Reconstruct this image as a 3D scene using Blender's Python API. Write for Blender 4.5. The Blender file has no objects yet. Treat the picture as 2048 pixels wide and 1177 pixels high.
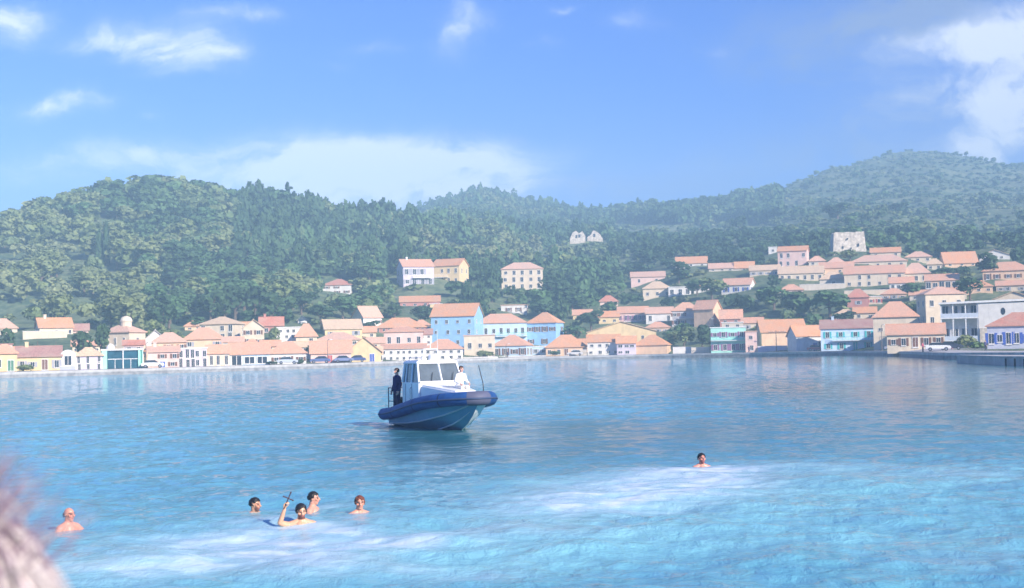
import bpy, bmesh, math, random
import numpy as np
from mathutils import Vector, Matrix

# ---------------------------------------------------------------- camera, sky, sun, exposure
SC = bpy.context.scene
F = 2800.0                      # focal length in photo pixels (photo 2048 wide)
CX, CY = 1024.0, 588.5
H = 2.8                         # eye height above the water
TH = math.atan(113.0 / F)       # looking slightly up
RO = math.radians(1.26)         # horizon runs up to the right
FW = Vector((0, math.cos(TH), math.sin(TH)))
U0 = Vector((0, -math.sin(TH), math.cos(TH)))
R0 = Vector((1, 0, 0))
RT = R0 * math.cos(RO) - U0 * math.sin(RO)
UP = R0 * math.sin(RO) + U0 * math.cos(RO)

cd = bpy.data.cameras.new('camera')
cam = bpy.data.objects.new('camera', cd)
SC.collection.objects.link(cam)
cam.matrix_world = Matrix(((RT.x, UP.x, -FW.x, 0), (RT.y, UP.y, -FW.y, 0), (RT.z, UP.z, -FW.z, H), (0, 0, 0, 1)))
cd.sensor_width = 36
cd.lens = F / 2048 * 36
cd.clip_start = 0.1
cd.clip_end = 20000
cd.dof.use_dof = True
cd.dof.focus_distance = 50
cd.dof.aperture_fstop = 2.6
SC.camera = cam

SUN_EL = math.radians(27)
SUN_PHI = math.radians(42)      # to the right of straight behind the camera
SUND = Vector((math.sin(SUN_PHI) * math.cos(SUN_EL), -math.cos(SUN_PHI) * math.cos(SUN_EL), math.sin(SUN_EL)))
ld = bpy.data.lights.new('sun', 'SUN')
ld.energy = 5.0
ld.angle = math.radians(0.5)
ld.color = (1.0, 0.90, 0.77)
sun = bpy.data.objects.new('sun', ld)
SC.collection.objects.link(sun)
sun.rotation_euler = SUND.to_track_quat('Z', 'Y').to_euler()

SC.view_settings.view_transform = 'Standard'
SC.view_settings.look = 'None'
SC.view_settings.exposure = 0.98
SC.view_settings.gamma = 1
SC.cycles.use_denoising = True
SC.cycles.max_bounces = 5
SC.cycles.volume_bounces = 0
SC.cycles.transparent_max_bounces = 6
SC.cycles.caustics_reflective = False
SC.cycles.caustics_refractive = False
SC.cycles.sample_clamp_indirect = 4


def ray(px, py):
    return FW + RT * ((px - CX) / F) - UP * ((py - CY) / F)


def az_t(px, py):
    r = ray(px, py)
    return math.atan2(r.x, r.y), r.z / math.hypot(r.x, r.y)


def on_water(px, py, z=0.0):
    r = ray(px, py)
    k = (z - H) / r.z
    return Vector((r.x * k, r.y * k, z))


def pix(p):
    d = Vector(p) - Vector((0, 0, H))
    k = d.dot(FW)
    return CX + F * d.dot(RT) / k, CY - F * d.dot(UP) / k, k


class NT:
    """small helper to write node trees"""
    def __init__(s, tree):
        s.t = tree

    def n(s, kind, _out=0, **kw):
        nd = s.t.nodes.new(kind)
        ins = kw.pop('ins', {})
        for k, v in kw.items():
            setattr(nd, k, v)
        for k, v in ins.items():
            s.put(nd.inputs[k], v)
        return nd

    def put(s, sock, v):
        if isinstance(v, bpy.types.NodeSocket):
            s.t.links.new(v, sock)
        elif isinstance(v, bpy.types.Node):
            s.t.links.new(v.outputs[0], sock)
        else:
            if isinstance(v, (tuple, list)) and sock.type == 'RGBA' and len(v) == 3:
                v = (*v, 1)
            sock.default_value = v

    def m(s, op, a, b=0.0, c=None, clamp=False):
        nd = s.t.nodes.new('ShaderNodeMath')
        nd.operation = op
        nd.use_clamp = clamp
        s.put(nd.inputs[0], a)
        s.put(nd.inputs[1], b)
        if c is not None:
            s.put(nd.inputs[2], c)
        return nd.outputs[0]

    def vm(s, op, a, b=None, out=0):
        nd = s.t.nodes.new('ShaderNodeVectorMath')
        nd.operation = op
        s.put(nd.inputs[0], a)
        if b is not None:
            s.put(nd.inputs[1], b)
        return nd.outputs[out]

    def mix(s, f, a, b, mode='MIX'):
        nd = s.t.nodes.new('ShaderNodeMix')
        nd.data_type = 'RGBA'
        nd.blend_type = mode
        s.put(nd.inputs[0], f)
        s.put(nd.inputs[6], a)
        s.put(nd.inputs[7], b)
        return nd.outputs[2]

    def noise(s, vec, scale, detail=3, rough=0.5, out=0, dist=0.0):
        nd = s.t.nodes.new('ShaderNodeTexNoise')
        if vec is not None:
            s.put(nd.inputs['Vector'], vec)
        nd.inputs['Scale'].default_value = scale
        nd.inputs['Detail'].default_value = detail
        nd.inputs['Roughness'].default_value = rough
        nd.inputs['Distortion'].default_value = dist
        return nd.outputs[out]

    def ramp(s, f, lo, hi, a=0.0, b=1.0):
        nd = s.t.nodes.new('ShaderNodeMapRange')
        nd.interpolation_type = 'SMOOTHSTEP'
        s.put(nd.inputs[0], f)
        nd.inputs[1].default_value = lo
        nd.inputs[2].default_value = hi
        nd.inputs[3].default_value = a
        nd.inputs[4].default_value = b
        return nd.outputs[0]


W = bpy.data.worlds.new('World')
SC.world = W
W.use_nodes = True
wt = NT(W.node_tree)
W.node_tree.nodes.clear()
SKY_STR = 0.15
sky = wt.n('ShaderNodeTexSky', sky_type='NISHITA', sun_disc=False)
sky.sun_elevation = SUN_EL
sky.sun_rotation = math.atan2(SUND.x, SUND.y)
sky.air_density = 1.0
sky.dust_density = 0.4
sky.ozone_density = 3.0
tc = wt.n('ShaderNodeTexCoord')
sep = wt.n('ShaderNodeSeparateXYZ', ins={0: tc.outputs['Generated']})
yy = wt.m('MAXIMUM', sep.outputs[1], 0.08)
u_ = wt.m('DIVIDE', sep.outputs[0], yy)
v_ = wt.m('DIVIDE', sep.outputs[2], yy)
uv = wt.n('ShaderNodeCombineXYZ', ins={0: u_, 1: v_}).outputs[0]
warp = wt.noise(uv, 9, 5, 0.6, out=1)
warp = wt.vm('SUBTRACT', warp, (0.5, 0.5, 0.5))
warp = wt.vm('MULTIPLY', warp, (0.11, 0.05, 0))
uvw = wt.vm('ADD', uv, warp)


def puv(px, py):
    r = ray(px, py)
    return r.x / r.y, r.z / r.y


def cloudsum(blobs):
    tot = None
    for (px, py, rx, ry, amp) in blobs:
        u, v = puv(px, py)
        d = wt.vm('SUBTRACT', uvw, (u, v, 0))
        d = wt.vm('DIVIDE', d, (rx / F, ry / F, 1))
        q = wt.vm('DOT_PRODUCT', d, d, out=1)
        g = wt.m('MULTIPLY', wt.m('EXPONENT', wt.m('MULTIPLY', q, -1.0)), amp)
        tot = g if tot is None else wt.m('ADD', tot, g)
    return tot


WHITE = [(720, 330, 210, 42, 1.3), (900, 335, 160, 44, 1.4), (560, 345, 170, 48, .85), (1030, 372, 70, 18, .7), (770, 400, 300, 60, 1.3),
         (150, 325, 240, 32, .75), (340, 330, 120, 26, .5), (420, 400, 300, 40, .4), (390, 100, 80, 26, 1.1), (290, 70, 105, 38, 1.0), (200, 80, 80, 14, .35),
         (165, 214, 80, 24, 1.2), (110, 208, 50, 13, .4), (25, 32, 65, 38, 1.1), (470, 22, 90, 16, .65), (905, 62, 45, 42, .8), (340, 245, 26, 8, .35),
         (665, 128, 26, 13, .4), (740, 98, 44, 13, .45), (1265, 35, 55, 20, .45), (1120, 12, 30, 10, .4), (1080, 86, 22, 12, .2), (1420, 95, 26, 10, .25),
         (1960, 95, 70, 30, 1.5), (1850, 100, 80, 26, 1.0), (2060, 70, 70, 55, 1.5), (2000, 250, 120, 65, 1.2), (2080, 180, 100, 60, 1.0),
         (1900, 150, 160, 60, .25), (1740, 200, 90, 70, .2), (400, 140, 70, 14, .25), (2010, 300, 130, 50, 1.0), (1880, 180, 120, 50, .4)]
GREY = [(1830, 40, 260, 60, .75), (1620, 110, 170, 50, .55), (1900, 210, 170, 50, .35), (1540, 345, 260, 34, .3), (1150, 375, 110, 22, .5),
        (920, 272, 48, 12, .38), (1045, 276, 30, 12, .3), (1720, 300, 220, 45, .35), (1760, 190, 150, 90, .35), (1330, 395, 200, 24, .3)]
nz = wt.noise(wt.vm('MULTIPLY', uvw, (0.8, 1.5, 1)), 13, 9, 0.62, dist=0.4)
nzs = wt.ramp(nz, 0.34, 0.66, 0.25, 1.3)
cw = wt.m('MULTIPLY', cloudsum(WHITE), nzs)
cw = wt.ramp(cw, -0.10, 1.25, 0.0, 1.0)
cg = wt.m('MULTIPLY', cloudsum(GREY), nzs)
cg = wt.m('MINIMUM', cg, 0.8)
# the wide sky away from the photo's view also has clouds
dn = wt.noise(tc.outputs['Generated'], 2.3, 6, 0.6)
dn = wt.ramp(dn, 0.52, 0.75, 0.0, 0.7)
side = wt.ramp(v_, 0.30, 0.6)
cw = wt.m('ADD', cw, wt.m('MULTIPLY', dn, side), clamp=True)
hz = wt.ramp(v_, 0.0, 0.20, 0.7, 0.0)
skycol = wt.mix(1.0, sky.outputs[0], (0.02, 0.205, 0.64), 'MULTIPLY')
skycol = wt.mix(hz, skycol, (1.35, 1.75, 2.75))
skycol = wt.mix(cg, skycol, (1.15, 1.45, 2.3))
skycol = wt.mix(cw, skycol, (3.9, 4.05, 4.5))
bg = wt.n('ShaderNodeBackground', ins={0: skycol, 1: SKY_STR})
wt.n('ShaderNodeOutputWorld', ins={0: bg})

# ---------------------------------------------------------------- helpers
COL = SC.collection


def tag(o, label=None, cat=None, group=None, kind=None):
    for k, v in (('label', label), ('category', cat), ('group', group), ('kind', kind)):
        if v:
            o[k] = v
    return o


def empty(name, loc=(0, 0, 0), rz=0.0):
    o = bpy.data.objects.new(name, None)
    COL.objects.link(o)
    o.location = loc
    o.rotation_euler = (0, 0, rz)
    return o


def mesh_obj(name, verts, faces, mat=None, parent=None, smooth=False):
    me = bpy.data.meshes.new(name)
    me.from_pydata([tuple(v) for v in verts], [], faces)
    me.update()
    if mat:
        me.materials.append(mat)
    if smooth:
        for p in me.polygons:
            p.use_smooth = True
    o = bpy.data.objects.new(name, me)
    COL.objects.link(o)
    if parent:
        o.parent = parent
    return o


def np_mesh(name, V, Fq, mat=None, attrs=None, smooth=False):
    """quads only, numpy fast path"""
    me = bpy.data.meshes.new(name)
    me.vertices.add(len(V))
    me.vertices.foreach_set('co', np.asarray(V, np.float32).ravel())
    me.loops.add(len(Fq) * 4)
    me.loops.foreach_set('vertex_index', np.asarray(Fq, np.int32).ravel())
    me.polygons.add(len(Fq))
    me.polygons.foreach_set('loop_start', np.arange(len(Fq), dtype=np.int32) * 4)
    if smooth:
        me.polygons.foreach_set('use_smooth', np.ones(len(Fq), bool))
    for k, a in (attrs or {}).items():
        a = np.asarray(a, np.float32)
        if a.ndim == 1:
            at = me.attributes.new(k, 'FLOAT', 'POINT')
            at.data.foreach_set('value', a)
        else:
            at = me.attributes.new(k, 'FLOAT_COLOR', 'POINT')
            at.data.foreach_set('color', a.ravel())
    me.update(calc_edges=True)
    me.validate()
    if mat:
        me.materials.append(mat)
    return me


class MB:
    """collects boxes, tubes and prisms into one mesh"""
    def __init__(s):
        s.v, s.f = [], []

    def add(s, vs, fs):
        b = len(s.v)
        s.v += [Vector(v) for v in vs]
        s.f += [[i + b for i in f] for f in fs]
        return s

    def box(s, x0, x1, y0, y1, z0, z1):
        return s.add([(x0, y0, z0), (x1, y0, z0), (x1, y1, z0), (x0, y1, z0), (x0, y0, z1), (x1, y0, z1), (x1, y1, z1), (x0, y1, z1)],
                     [[0, 3, 2, 1], [4, 5, 6, 7], [0, 1, 5, 4], [1, 2, 6, 5], [2, 3, 7, 6], [3, 0, 4, 7]])

    def hexa(s, b, t):
        return s.add(list(b) + list(t), [[0, 3, 2, 1], [4, 5, 6, 7], [0, 1, 5, 4], [1, 2, 6, 5], [2, 3, 7, 6], [3, 0, 4, 7]])

    def tube(s, pts, r, n=8, cap=True):
        pts = [Vector(p) for p in pts]
        rs = r if isinstance(r, (list, tuple)) else [r] * len(pts)
        b = len(s.v)
        prev = None
        for i, p in enumerate(pts):
            d = (pts[min(i + 1, len(pts) - 1)] - pts[max(i - 1, 0)]).normalized()
            if prev is None:
                a = d.cross(Vector((0, 0, 1)))
                if a.length < 1e-3:
                    a = d.cross(Vector((1, 0, 0)))
                a.normalize()
            else:
                a = (prev - d * prev.dot(d)).normalized()
            prev = a
            c = d.cross(a)
            for k in range(n):
                t = 2 * math.pi * k / n
                s.v.append(p + (a * math.cos(t) + c * math.sin(t)) * rs[i])
        for i in range(len(pts) - 1):
            for k in range(n):
                k2 = (k + 1) % n
                s.f.append([b + i * n + k, b + i * n + k2, b + (i + 1) * n + k2, b + (i + 1) * n + k])
        if cap:
            s.f.append([b + k for k in range(n)][::-1])
            s.f.append([b + (len(pts) - 1) * n + k for k in range(n)])
        return s

    def build(s, name, mat, parent=None, smooth=False, bevel=0.0):
        o = mesh_obj(name, s.v, s.f, mat, parent, smooth)
        bm = bmesh.new()
        bm.from_mesh(o.data)
        bmesh.ops.recalc_face_normals(bm, faces=bm.faces)
        if bevel:
            bmesh.ops.bevel(bm, geom=[e for e in bm.edges if len(e.link_faces) == 2 and e.calc_face_angle(0) > 0.5], offset=bevel, segments=2, affect='EDGES')
        bm.to_mesh(o.data)
        bm.free()
        return o


MATS = {}


def mat(name, col, rough=0.8, var=0.12, scale=1.5, metal=0.0, bump=0.0, bscale=8.0, spec=0.3, dirt=0.0):
    if name in MATS:
        return MATS[name]
    m = bpy.data.materials.new(name)
    m.use_nodes = True
    t = NT(m.node_tree)
    bs = m.node_tree.nodes['Principled BSDF']
    tc = t.n('ShaderNodeTexCoord')
    nz = t.noise(tc.outputs['Object'], scale, 5, 0.6)
    f = t.ramp(nz, 0.25, 0.75)
    c = t.mix(f, tuple(x * (1 - var) for x in col), tuple(min(1, x * (1 + var)) for x in col))
    if dirt:
        st = t.vm('MULTIPLY', tc.outputs['Object'], (1.6, 1.6, 0.22))
        d = t.ramp(t.noise(st, 1.3, 4, 0.6), 0.5, 0.8, 0, dirt)
        c = t.mix(d, c, tuple(x * 0.55 for x in col))
    t.put(bs.inputs['Base Color'], c)
    bs.inputs['Roughness'].default_value = rough
    bs.inputs['Metallic'].default_value = metal
    bs.inputs['Specular IOR Level'].default_value = spec
    if bump:
        b = t.n('ShaderNodeBump', ins={'Strength': bump, 'Distance': 0.05, 'Height': t.noise(tc.outputs['Object'], bscale, 4, 0.6)})
        t.put(bs.inputs['Normal'], b)
    MATS[name] = m
    return m


# ---------------------------------------------------------------- the lie of the land
def lerp_table(tab, x):
    if x <= tab[0][0]:
        return tab[0][1]
    for (a, b), (c, d) in zip(tab, tab[1:]):
        if x <= c:
            k = (x - a) / (c - a)
            return b + (d - b) * k
    return tab[-1][1]


SHORE = [(-900, 215), (-300, 235), (0, 253), (350, 266), (650, 284), (850, 325), (1050, 363), (1300, 362), (1500, 350), (1690, 332), (1780, 292), (1880, 226),
         (2048, 206), (2400, 190), (3000, 170)]
# photo column: (distance, row) of the ground at a, b, c, near ridge; then dip, far ridge
COLS = [
    (-900, (280, 706), (350, 672), (450, 620), (600, 560), (800, 590), (1000, 600)),
    (-400, (285, 712), (340, 680), (440, 605), (590, 500), (800, 530), (1000, 540)),
    (0, (290, 726), (335, 684), (430, 600), (580, 462), (800, 490), (1000, 500)),
    (120, (292, 724), (338, 682), (435, 592), (590, 434), (800, 470), (1000, 485)),
    (220, (296, 722), (340, 680), (440, 590), (600, 408), (800, 450), (1000, 470)),
    (330, (300, 720), (345, 678), (450, 585), (610, 394), (800, 440), (1000, 465)),
    (420, (305, 718), (350, 672), (455, 580), (615, 404), (800, 450), (1000, 465)),
    (520, (312, 716), (358, 666), (462, 578), (620, 428), (800, 455), (1000, 462)),
    (650, (322, 712), (372, 655), (480, 565), (640, 440), (850, 465), (1100, 462)),
    (800, (362, 704), (402, 645), (490, 566), (660, 468), (880, 468), (1150, 447)),
    (880, (380, 701), (420, 640), (488, 568), (680, 474), (900, 455), (1150, 412)),
    (960, (394, 700), (432, 635), (490, 572), (700, 476), (900, 450), (1150, 394)),
    (1060, (402, 699), (440, 634), (500, 576), (720, 478), (920, 455), (1150, 408)),
    (1150, (402, 698), (442, 642), (510, 580), (740, 486), (920, 465), (1120, 428)),
    (1250, (402, 694), (436, 652), (500, 592), (700, 500), (880, 478), (1080, 436)),
    (1400, (390, 692), (432, 636), (500, 560), (700, 490), (880, 468), (1080, 420)),
    (1530, (382, 688), (430, 606), (500, 540), (700, 476), (900, 450), (1150, 402)),
    (1610, (378, 687), (430, 604), (500, 525), (700, 466), (950, 425), (1220, 358)),
    (1700, (372, 686), (425, 604), (500, 512), (700, 455), (980, 405), (1300, 330)),
    (1790, (352, 685), (420, 604), (500, 520), (710, 456), (1000, 395), (1380, 311)),
    (1870, (332, 688), (412, 604), (500, 528), (720, 460), (1020, 392), (1400, 303)),
    (1950, (312, 690), (406, 602), (500, 528), (740, 462), (1050, 395), (1400, 311)),
    (2048, (292, 690), (400, 600), (500, 522), (750, 460), (1050, 400), (1400, 332)),
    (2300, (272, 690), (380, 600), (500, 530), (750, 470), (1050, 430), (1400, 400)),
    (2900, (260, 690), (370, 610), (500, 560), (750, 520), (1050, 500), (1400, 480)),
]
_azs = np.array([az_t(c[0], 560)[0] for c in COLS])
NK = 10
_Dk = np.zeros((len(COLS), NK))
_Zk = np.zeros((len(COLS), NK))
for i, c in enumerate(COLS):
    d0 = lerp_table(SHORE, c[0])
    _Dk[i, 0], _Zk[i, 0] = d0, 0.9
    _Dk[i, 1], _Zk[i, 1] = d0 + 14, 1.0
    for j, (D, y) in enumerate(c[1:]):
        a, t = az_t(c[0], y)
        D = max(D, _Dk[i, j + 1] + 12)
        _Dk[i, j + 2], _Zk[i, j + 2] = D, max(H + D * t, 1.05)
    _Dk[i, 8], _Zk[i, 8] = _Dk[i, 7] + 150, _Zk[i, 7] - 35
    _Dk[i, 9], _Zk[i, 9] = 1640, _Zk[i, 7] - 60
_shaz = np.array([az_t(x, 700)[0] for x, d in SHORE])
_shd = np.array([d for x, d in SHORE], float)


def shore_d(az):
    return np.interp(az, _shaz, _shd)


_rs = np.random.RandomState(5)
_wv = [(_rs.uniform(0, 6.28), 2 * math.pi / l, _rs.uniform(0, 6.28), l) for l in (9, 13, 18, 26, 37, 52, 75, 110) for _ in range(3)]


def bumpy(X, Y):
    s = 0
    for th, k, ph, l in _wv:
        s = s + np.sin(k * (X * math.cos(th) + Y * math.sin(th)) + ph) * l ** 0.9 * 0.012
    return s


def ground_polar(az, D):
    """height of the land at azimuth az and distance D (scalars or equal-shape arrays)"""
    az = np.asarray(az, float)
    D = np.asarray(D, float)
    shp = np.broadcast(az, D).shape
    az, D = np.broadcast_to(az, shp).ravel(), np.broadcast_to(D, shp).ravel()
    i = np.clip(np.searchsorted(_azs, az) - 1, 0, len(_azs) - 2)
    k = np.clip((az - _azs[i]) / (_azs[i + 1] - _azs[i]), 0, 1)
    k = (k * k * (3 - 2 * k) + k) / 2
    Dk = _Dk[i] * (1 - k[:, None]) + _Dk[i + 1] * k[:, None]
    Zk = _Zk[i] * (1 - k[:, None]) + _Zk[i + 1] * k[:, None]
    Dk[:, 0] = shore_d(az)
    Dk[:, 1] = Dk[:, 0] + 14
    Dk[:, 2] = np.maximum(Dk[:, 2], Dk[:, 1] + 10)
    z = np.full(len(az), 0.9)
    for j in range(NK - 1):
        m = (D >= Dk[:, j]) & (D < Dk[:, j + 1])
        q = (D[m] - Dk[m, j]) / (Dk[m, j + 1] - Dk[m, j])
        z[m] = Zk[m, j] * (1 - q) + Zk[m, j + 1] * q
    z[D >= Dk[:, -1]] = Zk[D >= Dk[:, -1], -1]
    amp = np.clip((D - Dk[:, 1] - 25) / 120, 0, 1)
    z = z + bumpy(D * np.sin(az), D * np.cos(az)) * amp * 1.0
    return z.reshape(shp)


def ground(X, Y):
    return float(ground_polar(math.atan2(X, Y), math.hypot(X, Y)))


_Dm = np.arange(150, 1600, 1.5)


def surface_at(px, py):
    az, t = az_t(px, py)
    Ds = _Dm[_Dm > float(shore_d(az)) + 4]
    zz = ground_polar(np.full(len(Ds), az), Ds)
    hit = np.nonzero(H + Ds * t <= zz)[0]
    return float(Ds[hit[0]]) if len(hit) else 1100.0


def at(px, py, D):
    """world point seen at a photo position at horizontal distance D"""
    r = ray(px, py)
    k = D / math.hypot(r.x, r.y)
    return Vector((r.x * k, r.y * k, H + r.z * k))
# ---------------------------------------------------------------- land
def land_material():
    m = bpy.data.materials.new('land')
    m.use_nodes = True
    t = NT(m.node_tree)
    bs = m.node_tree.nodes['Principled BSDF']
    g = t.n('ShaderNodeNewGeometry').outputs['Position']
    a = t.ramp(t.noise(g, 0.045, 5, 0.6), 0.35, 0.65)
    b = t.ramp(t.noise(g, 0.35, 6, 0.65), 0.35, 0.65)
    c1 = t.mix(b, (0.075, 0.125, 0.07), (0.16, 0.21, 0.11))
    c2 = t.mix(b, (0.17, 0.20, 0.10), (0.30, 0.30, 0.16))
    c = t.mix(t.m('MULTIPLY', a, 0.55), c1, c2)
    r = t.ramp(t.noise(g, 0.11, 4, 0.7, dist=0.6), 0.63, 0.72, 0, 0.75)
    c = t.mix(r, c, (0.42, 0.36, 0.27))
    t.put(bs.inputs['Base Color'], c)
    bs.inputs['Roughness'].default_value = 0.95
    bs.inputs['Specular IOR Level'].default_value = 0.1
    bp = t.n('ShaderNodeBump', ins={'Strength': 0.8, 'Distance': 1.0, 'Height': t.noise(g, 0.5, 6, 0.7)})
    t.put(bs.inputs['Normal'], bp)
    return m


def build_land():
    azv = np.concatenate([np.linspace(-0.62, -0.40, 14, endpoint=False), np.linspace(-0.40, 0.40, 330, endpoint=False), np.linspace(0.40, 0.62, 15)])
    tt = np.concatenate([np.linspace(0, 0.08, 14, endpoint=False), np.linspace(0.08, 1, 250)])
    A, T = np.meshgrid(azv, tt, indexing='ij')
    D0 = shore_d(A) + 2.0
    D = D0 * (1620 / D0) ** (T)
    Z = ground_polar(A, D)
    Z = Z - np.where(T < 0.001, 3.0, 0.0) - 0.02
    V = np.stack([D * np.sin(A), D * np.cos(A), Z], -1).reshape(-1, 3)
    na, nt = A.shape
    i, j = np.meshgrid(np.arange(na - 1), np.arange(nt - 1), indexing='ij')
    a = (i * nt + j).ravel()
    Fq = np.stack([a, a + nt, a + nt + 1, a + 1], -1)
    o = bpy.data.objects.new('hills', np_mesh('hills', V, Fq, land_material(), smooth=True))
    COL.objects.link(o)
    tag(o, kind='structure')


build_land()

# far shore quay: wall face, coping and paving in one long strip; the road behind it
def strip(name, rows, m, kind='structure', a0=-0.62, a1=0.62, n=420):
    """rows: list of (distance beyond the shore line, height) or a function of azimuth"""
    V, Fq = [], []
    az = np.linspace(a0, a1, n)
    for a in az:
        d = float(shore_d(a))
        for r in rows:
            off, z = r(a) if callable(r) else r
            V.append(((d + off) * math.sin(a), (d + off) * math.cos(a), z))
    k = len(rows)
    for i in range(n - 1):
        for j in range(k - 1):
            q = i * k + j
            Fq.append([q, q + 1, q + k + 1, q + k])
    o = mesh_obj(name, V, Fq, m)
    o.data.update()
    bm = bmesh.new(); bm.from_mesh(o.data); bmesh.ops.recalc_face_normals(bm, faces=bm.faces); bm.to_mesh(o.data); bm.free()
    tag(o, kind=kind)
    return o


m_conc = mat('quay_stone', (0.50, 0.47, 0.45), 0.9, 0.2, 0.6, bump=0.3, dirt=0.5)
m_pave = mat('quay_paving', (0.52, 0.49, 0.47), 0.9, 0.12, 0.4)
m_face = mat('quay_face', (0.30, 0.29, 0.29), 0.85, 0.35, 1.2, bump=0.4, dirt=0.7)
m_asph = mat('asphalt', (0.09, 0.09, 0.095), 0.9, 0.2, 0.5)
def pave_w(a):
    w = np.interp(a, [-0.6, 0.17, 0.26, 0.30, 0.36, 0.6], [11, 11, 14, 48, 62, 62])
    d = float(shore_d(a)) + w
    return (float(w), max(1.02, float(ground_polar(a, d)) + 0.02))
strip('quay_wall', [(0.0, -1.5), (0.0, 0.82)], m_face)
strip('quay', [(-0.06, 0.55), (-0.08, 0.78), (-0.08, 1.0), (0.9, 1.01), (0.9, 1.0), (5.0, 1.02), (11.0, 1.03), pave_w], m_conc)
strip('road', [(5.2, 1.035), (9.6, 1.04)], m_asph, a0=-0.5, a1=0.3)

# concrete jetty at the right edge, pavement we stand on
pj = [on_water(2006, 731), on_water(2200, 735)]
mb = MB()
A_, B_ = pj
dv = Vector((0.12, 1, 0)).normalized() * 26
mb.hexa([A_ + Vector((0, 0, -1.5)), B_ + Vector((0, 0, -1.5)), B_ + dv + Vector((0, 0, -1.5)), A_ + dv + Vector((0, 0, -1.5))],
        [A_ + Vector((0, 0, .85)), B_ + Vector((0, 0, .85)), B_ + dv + Vector((0, 0, .85)), A_ + dv + Vector((0, 0, .85))])
jr = empty('jetty', (A_.x, A_.y, 0))
o = mb.build('jetty_body', m_conc); o.parent = jr; o.location = (-A_.x, -A_.y, 0)
ux = (B_ - A_).normalized()
for k in range(5):
    p = A_ + ux * (0.7 + k * 2.3)
    f = MB().tube([(p.x, p.y - .12, -.1), (p.x, p.y - .12, .75)], .13, 8).build('fender', mat('rubber', (0.03, 0.03, 0.035), 0.8)); f.parent = jr; f.location = (-A_.x, -A_.y, 0)
cp = MB().hexa([A_ + Vector((-.08, -.08, .853)), B_ + Vector((0, -.08, .853)), B_ + dv + Vector((0, 0, .853)), A_ + dv + Vector((-.08, 0, .853))],
               [A_ + Vector((-.08, -.08, 1.0)), B_ + Vector((0, -.08, 1.0)), B_ + dv + Vector((0, 0, 1.0)), A_ + dv + Vector((-.08, 0, 1.0))]).build('coping', m_conc)
cp.parent = jr; cp.location = (-A_.x, -A_.y, 0)
tag(jr, 'low concrete jetty end with dark fenders at the right edge of the water', 'jetty')

nq = MB().box(-30, 30, -12, 3.4, -1.5, 1.0).build('near_quay', m_conc)
tag(nq, kind='structure')

# ---------------------------------------------------------------- water
def water_material():
    m = bpy.data.materials.new('sea_water')
    m.use_nodes = True
    t = NT(m.node_tree)
    bs = m.node_tree.nodes['Principled BSDF']
    geo = t.n('ShaderNodeNewGeometry').outputs['Position']
    foam = t.n('ShaderNodeAttribute', attribute_name='foam').outputs['Fac']
    milk = t.n('ShaderNodeAttribute', attribute_name='milk').outputs['Fac']
    calm = t.n('ShaderNodeAttribute', attribute_name='calm').outputs['Fac']
    st = t.vm('MULTIPLY', geo, (1.0, 0.55, 1.0))
    big = t.ramp(t.noise(st, 0.09, 4, 0.6), 0.3, 0.7)
    med = t.ramp(t.noise(st, 0.8, 5, 0.65, dist=0.5), 0.3, 0.7)
    deep = t.mix(big, (0.10, 0.34, 0.48), (0.15, 0.42, 0.54))
    c = t.mix(t.m('MULTIPLY', med, 0.5), deep, (0.16, 0.49, 0.56))
    c = t.mix(t.m('MULTIPLY', milk, t.ramp(big, 0.0, 1.0, 0.35, 0.95)), c, (0.30, 0.66, 0.70))
    c = t.mix(t.m('MAXIMUM', t.m('MULTIPLY', calm, 0.9), 0.0), c, (0.03, 0.17, 0.20))  # dark reflections of boat and hills put into the water colour where calm
    fn = t.ramp(t.noise(t.vm('MULTIPLY', geo, (0.7, 1.0, 1.0)), 1.3, 6, 0.62, dist=0.5), 0.36, 0.72)
    fm = t.m('MULTIPLY', foam, t.m('ADD', t.m('MULTIPLY', fn, 0.65), 0.3), clamp=True)
    c = t.mix(fm, c, (0.80, 0.86, 0.93))
    t.put(bs.inputs['Base Color'], c)
    t.put(bs.inputs['Roughness'], t.m('ADD', t.m('MULTIPLY', fm, 0.5), 0.06))
    bs.inputs['IOR'].default_value = 1.33
    bs.inputs['Specular IOR Level'].default_value = 0.5
    w1 = t.noise(t.vm('MULTIPLY', geo, (1.0, 0.75, 1.0)), 2.6, 6, 0.68, dist=0.4)
    w2 = t.noise(t.vm('MULTIPLY', geo, (0.55, 1.0, 1.0)), 0.5, 3, 0.5)
    hgt = t.m('ADD', t.m('MULTIPLY', w1, 0.34), t.m('MULTIPLY', w2, 0.55))
    b = t.n('ShaderNodeBump', ins={'Strength': 1.0, 'Height': hgt, 'Distance': t.m('MULTIPLY', t.m('SUBTRACT', 0.27, t.m('MULTIPLY', calm, 0.20)), t.m('SUBTRACT', 1.0, t.m('MULTIPLY', foam, 0.6)))})
    t.put(bs.inputs['Normal'], b)
    return m


_rw = np.random.RandomState(11)
_waves = []
for l in np.geomspace(0.35, 5.0, 46):
    th = math.pi / 2 + _rw.normal(0, 0.75)
    _waves.append((math.cos(th) * 2 * math.pi / l, math.sin(th) * 2 * math.pi / l, _rw.uniform(0, 6.28), 0.0042 * l ** 0.72))


def wave_z(X, Y):
    w = 0.9 * np.sin(X * 0.31 + 0.7 * np.sin(Y * 0.23)) + 0.9 * np.sin(Y * 0.27 + 1.3 + 0.8 * np.sin(X * 0.19))
    s = np.zeros_like(X)
    for kx, ky, ph, a in _waves:
        s += a * np.sin(kx * (X + 0.25 * w) + ky * (Y - 0.25 * w) + ph)
    return s


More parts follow.
